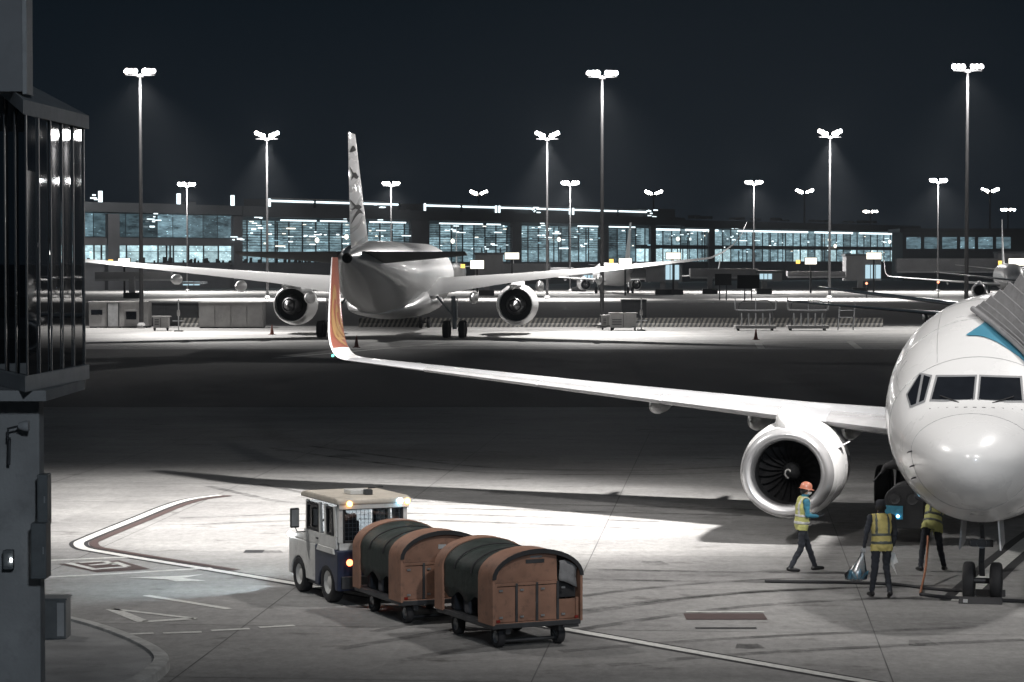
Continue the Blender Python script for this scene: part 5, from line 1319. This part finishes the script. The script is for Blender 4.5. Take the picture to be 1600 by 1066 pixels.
for px, z in ((536, 11.0), (702, 10.3), (868, 11.0), (1054, 11.5), (1291, 11.8), (1300, 10.0), (490, 10.2), (1385, 11.5)):
    MB().lathe([(.001, -.6), (.35, -.4), (.5, 0), (.35, .4), (.001, .6)], c=(t_of(px), -1.0, z), n=12).build('globe_lamp', 'sign_lit', term)
for px, z in ((165, 17.25), (287, 17.25), (371, 17.25)):
    MB().box(t_of(px) - .35, t_of(px) + .35, 1, 1.5, z, z + 2.2).build('roof_lamp_post', 'strip_light', term)
rs = MB()
for k in range(40): 
    x = random.uniform(5, TL - 5); s_ = random.uniform(.5, 2); rs.box(x, x + s_ * 2, 4, 6, 17.2, 17.2 + s_ * .5)
rs.build('roof_plant', 'terminal_roof', term)['kind'] = 'stuff'
# seated passengers and fittings along the lower windows read as dark specks
fs_ = MB()
for k in range(120):
    x = random.uniform(4, x375 + 60); s_ = random.uniform(.35, .9); fs_.box(x, x + s_, .05, .12, 5.3, 5.3 + s_ * random.uniform(.8, 1.5))
fs_.build('seating', 'mullion_dark', term)['kind'] = 'stuff'
hall = thing('far_pier_building', 'low dark pier building beyond the right end of the terminal', 'building', tuple(P(1500, 448, 700)))
hall.location.z = 0
MB().box(-16, 30, 0, 20, 0, 13.5).build('wall', 'terminal_wall', hall); MB().box(-17, 31, -1, 21, 13.5, 14.6).build('roof', 'terminal_roof', hall)
for k in range(6): MB().box(-15 + k * 5, -11 + k * 5, -.15, -.05, 9.0, 12.2).build('window', 'pane_dim', hall)
for k in range(4): MB().box(-13 + k * 6, -9.5 + k * 6, -.15, -.05, 3.2, 4.4).build('window', 'pane_mid', hall)

# ---- far boarding bridges and lit stand signs
def rect(px0, py0, px1, py1, Y):
    a, b = P(px0, py1, Y), P(px1, py0, Y); return a.x, b.x, a.z, b.z
def far_bridge(label, head, window, tunnel, Y, legs):
    x0, x1, z0, z1 = rect(*head, Y); t = thing('far_boarding_bridge', label, 'boarding bridge', ((x0 + x1) / 2, Y, 0), 0, 'boarding bridges along the far terminal'); ox = (x0 + x1) / 2
    MB().box(x0 - ox, x1 - ox, 0, 5, max(z0, 2.2), z1).build('bridge_head', 'bridge_grey', t)
    MB().box(x0 - ox - .2, x1 - ox + .2, -.3, 5.2, z1, z1 + .35).build('head_roof', 'terminal_roof', t)
    if window:
        a, b, c, d = rect(*window, Y); c = max(c, 2.6)
        MB().box(a - ox, b - ox, -.12, -.02, c, d).build('cab_window', 'cab_lit', t)
        for q in (.33, .66): MB().box(a - ox + (b - a) * q - .06, a - ox + (b - a) * q + .06, -.2, -.125, c, d).build('window_bar', 'mullion_dark', t)
    if tunnel:
        a, b, c, d = rect(*tunnel, Y + 2); MB().box(a - ox, b - ox, 1, 4, max(c, 3.0), d).build('tunnel', 'bridge_grey', t)
        MB().box(a - ox, b - ox, .6, .98, max(c, 3.0) - .3, max(c, 3.0)).build('tunnel_rail', 'rim_grey', t)
    for px in legs:
        x = P(px, 430, Y).x - ox; MB().box(x - .45, x + .45, .5, 1.4, 0, 3.4).build('leg', 'bridge_grey', t); MB().box(x - 1.3, x + 1.3, .3, 1.6, 0, .9).build('wheel_bogie', 'equip_dark', t)
    return t
far_bridge('far boarding bridge head with bright window under the lit sign near the V-headed mast', (1322, 400, 1377, 450), (1352, 414, 1376, 446), (1230, 424, 1322, 448), 455, (1345,))
far_bridge('far boarding bridge head with bright window left of the wide-body wing tip', (1010, 414, 1066, 446), (1040, 412, 1061, 441), (985, 420, 1010, 440), 430, (1036, 1056))
far_bridge('far boarding bridge with small lit cab right of the dark sign boards', (1184, 426, 1222, 450), (1187, 428, 1206, 447), (1078, 420, 1184, 448), 440, (1195, 1110))
far_bridge('far boarding bridge with bluish lit box under the wide-body left wing', (268, 444, 316, 470), (286, 446, 312, 468), (150, 425, 268, 452), 392, (205,))
far_bridge('far boarding bridge stub with lit window behind the small airliner', (896, 424, 936, 450), (912, 430, 929, 446), (820, 418, 896, 440), 470, (905,))
far_bridge('dark far boarding bridge just right of the wide-body fuselage', (742, 398, 786, 436), None, (786, 412, 860, 436), 420, (760,))
far_bridge('dark far boarding bridge with sloping roof by the right-hand terminal end', (1560, 396, 1650, 430), None, (1400, 404, 1560, 424), 520, (1600,))
def sign(label, px0, py0, px1, py1, Y, amber=True):
    x0, x1, z0, z1 = rect(px0, py0, px1, py1, Y); c = (x0 + x1) / 2
    t = thing('stand_sign', label, 'sign', (c, Y, 0), 0, 'lit stand signs'); 
    MB().box(x0 - c - .1, x1 - c + .1, 0, .4, z0 - .1, z1 + .1).build('box', 'equip_dark', t)
    MB().box(x0 - c, x1 - c, -.05, -.005, z0, z1).build('lit_face', 'sign_lit', t)
    if amber: MB().box(x0 - c - 1.6, x0 - c - .9, -.05, .3, z0 + .1, z0 + .75).build('amber_lamp', 'sign_amber', t)
    MB().box(-.15, .15, .1, .35, 0, z0 - .1).build('post', 'equip_dark', t)
sign('lit stand sign above the wide-body right stabiliser', 735, 407, 756, 420, 415)
sign('lit stand sign beside the far mast behind the right engine', 789, 395, 811, 405, 412, False)
sign('lit stand sign just right of the tall generator mast', 967, 404, 987, 412, 420)
sign('lit stand sign above the bridge head left of the wing tip', 1041, 395, 1063, 405, 428, False)
sign('lit stand sign right of the wide-body wing tip', 1258, 403, 1276, 413, 450)
sign('lit stand sign above the bright bridge head near the V-headed mast', 1354, 395, 1377, 405, 452, False)
sign('lit stand sign at the right edge beside the far airliner tail', 1576, 404, 1606, 415, 400)
sign('lit stand sign left of the wide-body wing under the terminal windows', 185, 404, 203, 413, 400)
def board(label, px0, py0, px1, py1, Y):
    x0, x1, z0, z1 = rect(px0, py0, px1, py1, Y); c = (x0 + x1) / 2; t = thing('dark_board', label, 'sign board', (c, Y, 0))
    MB().box(x0 - c, x1 - c, 0, .3, z0, z1).build('board', 'dark_cavity', t)
    for s_ in (-.5, .5): MB().box(s_ - .08, s_ + .08, .31, .5, 0, z1 - .2).build('post', 'steel_dark', t)
board('large dark board on posts in front of the far bridge with small lit cab', 1152, 430, 1187, 451, 366)
board('smaller dark board on posts left of the large one', 1117, 428, 1143, 446, 372)

# ---- things along the far stand edge
def cabin(name, label, px0, py0, px1, Y, mat='cabin_grey', dep=2.4):
    a, b = G(px0, 400 + 0, 0) if False else P(px0, 500, Y), P(px1, py0, Y); w, h = b.x - a.x, b.z
    t = thing(name, label, 'container', (a.x, Y, 0)); MB().box(0, w, 0, dep, .12, h).build('shell', mat, t); MB().box(.05, w - .05, .05, dep - .05, 0, .118).build('skid', 'equip_dark', t)
    MB().box(-.05, w + .05, -.08, dep + .05, h, h + .1).build('roof', mat, t); return t, w, h
t, w, h = cabin('site_cabin', 'grey portable cabin with a door beside the tall left mast', 139, 473, 231, 223)
MB().box(1.7, 2.6, -.06, -.005, .14, 2.15).build('door', 'rim_grey', t); MB().box(1.62, 1.69, -.09, -.005, .14, 2.2).build('door_post', 'equip_dark', t); MB().box(2.61, 2.68, -.09, -.005, .14, 2.2).build('door_post', 'equip_dark', t)
MB().box(.2, 1.2, -.06, -.005, 1.15, 1.6).build('window', 'cockpit_glass', t); MB().box(3.2, 4.3, -.5, -.005, 1.5, 1.6).build('awning', 'cabin_grey', t)
MB().box(3.3, 4.2, -.06, -.005, .75, 1.45).build('window', 'cockpit_glass', t)
t, w, h = cabin('storage_container', 'pale four-panel container left of the wide-body left engine', 311, 474, 411, 222)
for k in range(4): MB().box(w * k / 4 + .06, w * (k + 1) / 4 - .06, -.07, -.005, .25, h - .12).build('panel', 'cabin_grey', t)
t, w, h = cabin('storage_container', 'dark container between the grey cabin and the pale container', 233, 475, 309, 229, 'equip_dark')
for k in range(3): MB().box(w * k / 3 + .05, w * (k + 1) / 3 - .05, -.06, -.005, .25, h - .12).build('panel', 'equip_dark', t)
t, w, h = cabin('storage_container', 'dark container near the foot of the generator mast', 972, 470, 1010, 232, 'equip_dark')
MB().box(.1, w / 2 - .03, -.05, -.005, .2, h - .15).build('door', 'equip_dark', t); MB().box(w / 2 + .03, w - .1, -.05, -.005, .2, h - .15).build('door', 'equip_dark', t)
def genset(label, px, py, w, h, Y=None):
    p = G(px, py); t = thing('generator_set', label, 'generator', tuple(p)); 
    MB().box(-w / 2, w / 2, 0, 1.1, .25, h).build('enclosure', 'cabin_grey', t, bev=.04); MB().box(-w / 2 - .12, w / 2 + .12, -.05, 1.15, h, h + .09).build('lid', 'cabin_grey', t)
    MB().box(-.02, .02, -.02, -.003, .3, h - .05).build('door_gap', 'equip_dark', t)
    for k in range(4): MB().box(-w / 2 + .15, -.15, -.03, -.004, .5 + k * .14, .56 + k * .14).build('louvre', 'equip_dark', t)
    for s_ in (-1, 1): wheel(t, (s_ * (w / 2 - .1), .3, .24), .24, .15, sub=False)
    MB().bar((-w / 2, .5, .4), (-w / 2 - .9, .5, .35), .08).build('drawbar', 'equip_dark', t)
genset('grey wheeled generator at the foot of the tall generator mast', 974, 517, 2.2, 1.45)
genset('second smaller generator left of the foot of the generator mast', 950, 516, 1.1, 1.2)
genset('grey wheeled generator in front of the dark left container', 251, 517, 1.3, 1.15)
def postlamp(label, px, py, h):
    p = G(px, py); t = thing('marker_post', label, 'marker post', tuple(p))
    MB().tube([(0, 0, 0), (0, 0, h)], .05, 8).build('post', 'galvanised', t); MB().box(-.35, .35, -.35, .35, 0, .12).build('foot', 'cabin_grey', t)
    MB().box(-.5, .5, -.03, .03, .85, .92).build('crossbar', 'galvanised', t); MB().lathe([(.12, 0), (.14, .25), (.1, .5)], c=(0, 0, 1.3), n=10, cap=True).build('lamp', 'cabin_grey', t)
postlamp('slim marker post right of the dark left container', 279, 518, 2.7); postlamp('slim marker post right of the grey generator', 1002, 517, 2.9)
def rack(label, px):
    p = G(px, 517); t = thing('equipment_rack', label, 'equipment rack', tuple(p), 0, 'equipment racks on the far stand')
    MB().box(-1.75, 1.75, 0, 1.6, .18, .45).build('platform', 'cabin_grey', t)
    for s_ in (-1, 1):
        for y in (.2, 1.3): wheel(t, (s_ * 1.45, y, .17), .17, .12, sub=False)
    for k in range(5): MB().tube([(-1.2 + .6 * k, .1, .45), (-1.2 + .6 * k, .1, 1.5)], .055, 8).build('stake', 'galvanised', t)
    MB().tube(spline([(-1.75, .1, 2.8), (-1.75, .1, 1.95), (-1.55, .1, 1.78), (0, .1, 1.74), (1.5, .1, 1.78), (1.7, .1, 1.95), (1.72, .1, 2.6)], 4), .055, 8).build('upper_rail', 'galvanised', t)
    MB().tube([(0, .1, 1.74), (0, .1, 2.75)], .045, 8).build('mid_stake', 'galvanised', t)
    MB().tube(spline([(-1.3, 1.2, .45), (-1.3, 1.2, 2.3), (0, 1.2, 2.5), (1.5, 1.2, 2.35), (1.5, 1.2, .45)], 3), .05, 8).build('rear_rail', 'steel_dark', t)
rack('steel equipment rack with upright stakes, left of the two by the cone', 1181); rack('steel equipment rack with upright stakes, right of the two near the V-headed mast', 1263)
bo_ = thing('boarding_steps', 'bare steel step frame right of the two equipment racks', 'steps', tuple(G(1322, 516)))
for x in (-.7, .6): MB().tube([(x, 0, 0), (x + .15, .1, 2.2)], .05, 8).build('upright', 'galvanised', bo_)
for z in (.5, 1.1, 1.7, 2.1): MB().tube([(-.6, .05, z), (.65, .05, z)], .03, 6).build('rung', 'galvanised', bo_)
# striped barriers
bw = 2.05; Yb = 226.0
bme = MB().prism([(-.30, 0), (.30, 0), (.22, .22), (.13, .35), (.09, .82), (-.09, .82), (-.13, .35), (-.22, .22)], -bw / 2 + .03, bw / 2 - .03).mesh('striped_barrier'); bme.materials.append(MATS['hazard_stripe'])
xb0, xb1 = (560 - 800) / F * Yb, (1396 - 800) / F * Yb; nb_ = int((xb1 - xb0) / bw)
xl0 = (282 - 800) / F * Yb
places = [xl0 + bw * .5] + [xb0 + bw * (k + .5) for k in range(nb_)]
ORD = ['', 'first', 'second', 'third', 'fourth', 'fifth', 'sixth', 'seventh', 'eighth', 'ninth', 'tenth', 'eleventh', 'twelfth', 'thirteenth', 'fourteenth', 'fifteenth', 'sixteenth', 'seventeenth', 'eighteenth', 'nineteenth', 'twentieth', 'twenty-first', 'twenty-second', 'twenty-third', 'twenty-fourth', 'twenty-fifth']
for k, x in enumerate(places):
    o = link('striped_barrier', bme, None, (x, Yb, 0))
    tag(o, 'striped barrier block, %s from the left in the long row edging the far stand' % ORD[k] if k else 'lone striped barrier block beside the pale container', 'barrier', 'striped barriers edging the far stand')
# cones
cm = MB().lathe([(.17, .04), (.12, .3), (.03, .86), (.001, .87)], n=14); cm.box(-.26, .26, -.26, .26, 0, .04)
cme = cm.mesh('traffic_cone'); cme.materials.append(MATS['cone_orange'])
for px, py, lb in ((1181, 531, 'red traffic cone on the bright strip in front of the racks'), (557, 543, 'red traffic cone beside the red winglet'), (425, 523, 'small red traffic cone below the wide-body left engine')):
    o = thing('traffic_cone', lb, 'traffic cone', tuple(G(px, py))); b_ = link('cone_body', cme, o); b_.scale = (1, 1, .95)
# red obstruction lamps near the far right bridge
for px, py in ((1354, 443), (1466, 441)):
    p = P(px, py, 400); o = thing('obstruction_lamp', 'red warning lamp on the far right apron, left one' if px < 1400 else 'red warning lamp on the far right apron, right one', 'lamp', (p.x, p.y, 0))
    MB().tube([(0, 0, 0), (0, 0, p.z - .2)], .08, 8).build('post', 'steel_dark', o); MB().lathe([(.001, -.25), (.25, 0), (.001, .25)], c=(0, 0, p.z), n=10).build('globe', 'red_far', o)

# ================================================================== NIGHT AIR
hz_ = MB().box(-1700, 1700, -160, 2700, -1.0, 60)
m, n, l, out = new_mat('night_haze')
pv = n.new('ShaderNodeVolumePrincipled'); pv.inputs['Color'].default_value = (.85, .92, 1, 1); pv.inputs['Density'].default_value = .00008; pv.inputs['Anisotropy'].default_value = .0
l.new(pv.outputs[0], out.inputs['Volume'])
ho_ = hz_.build('haze', 'night_haze'); ho_['kind'] = 'stuff'
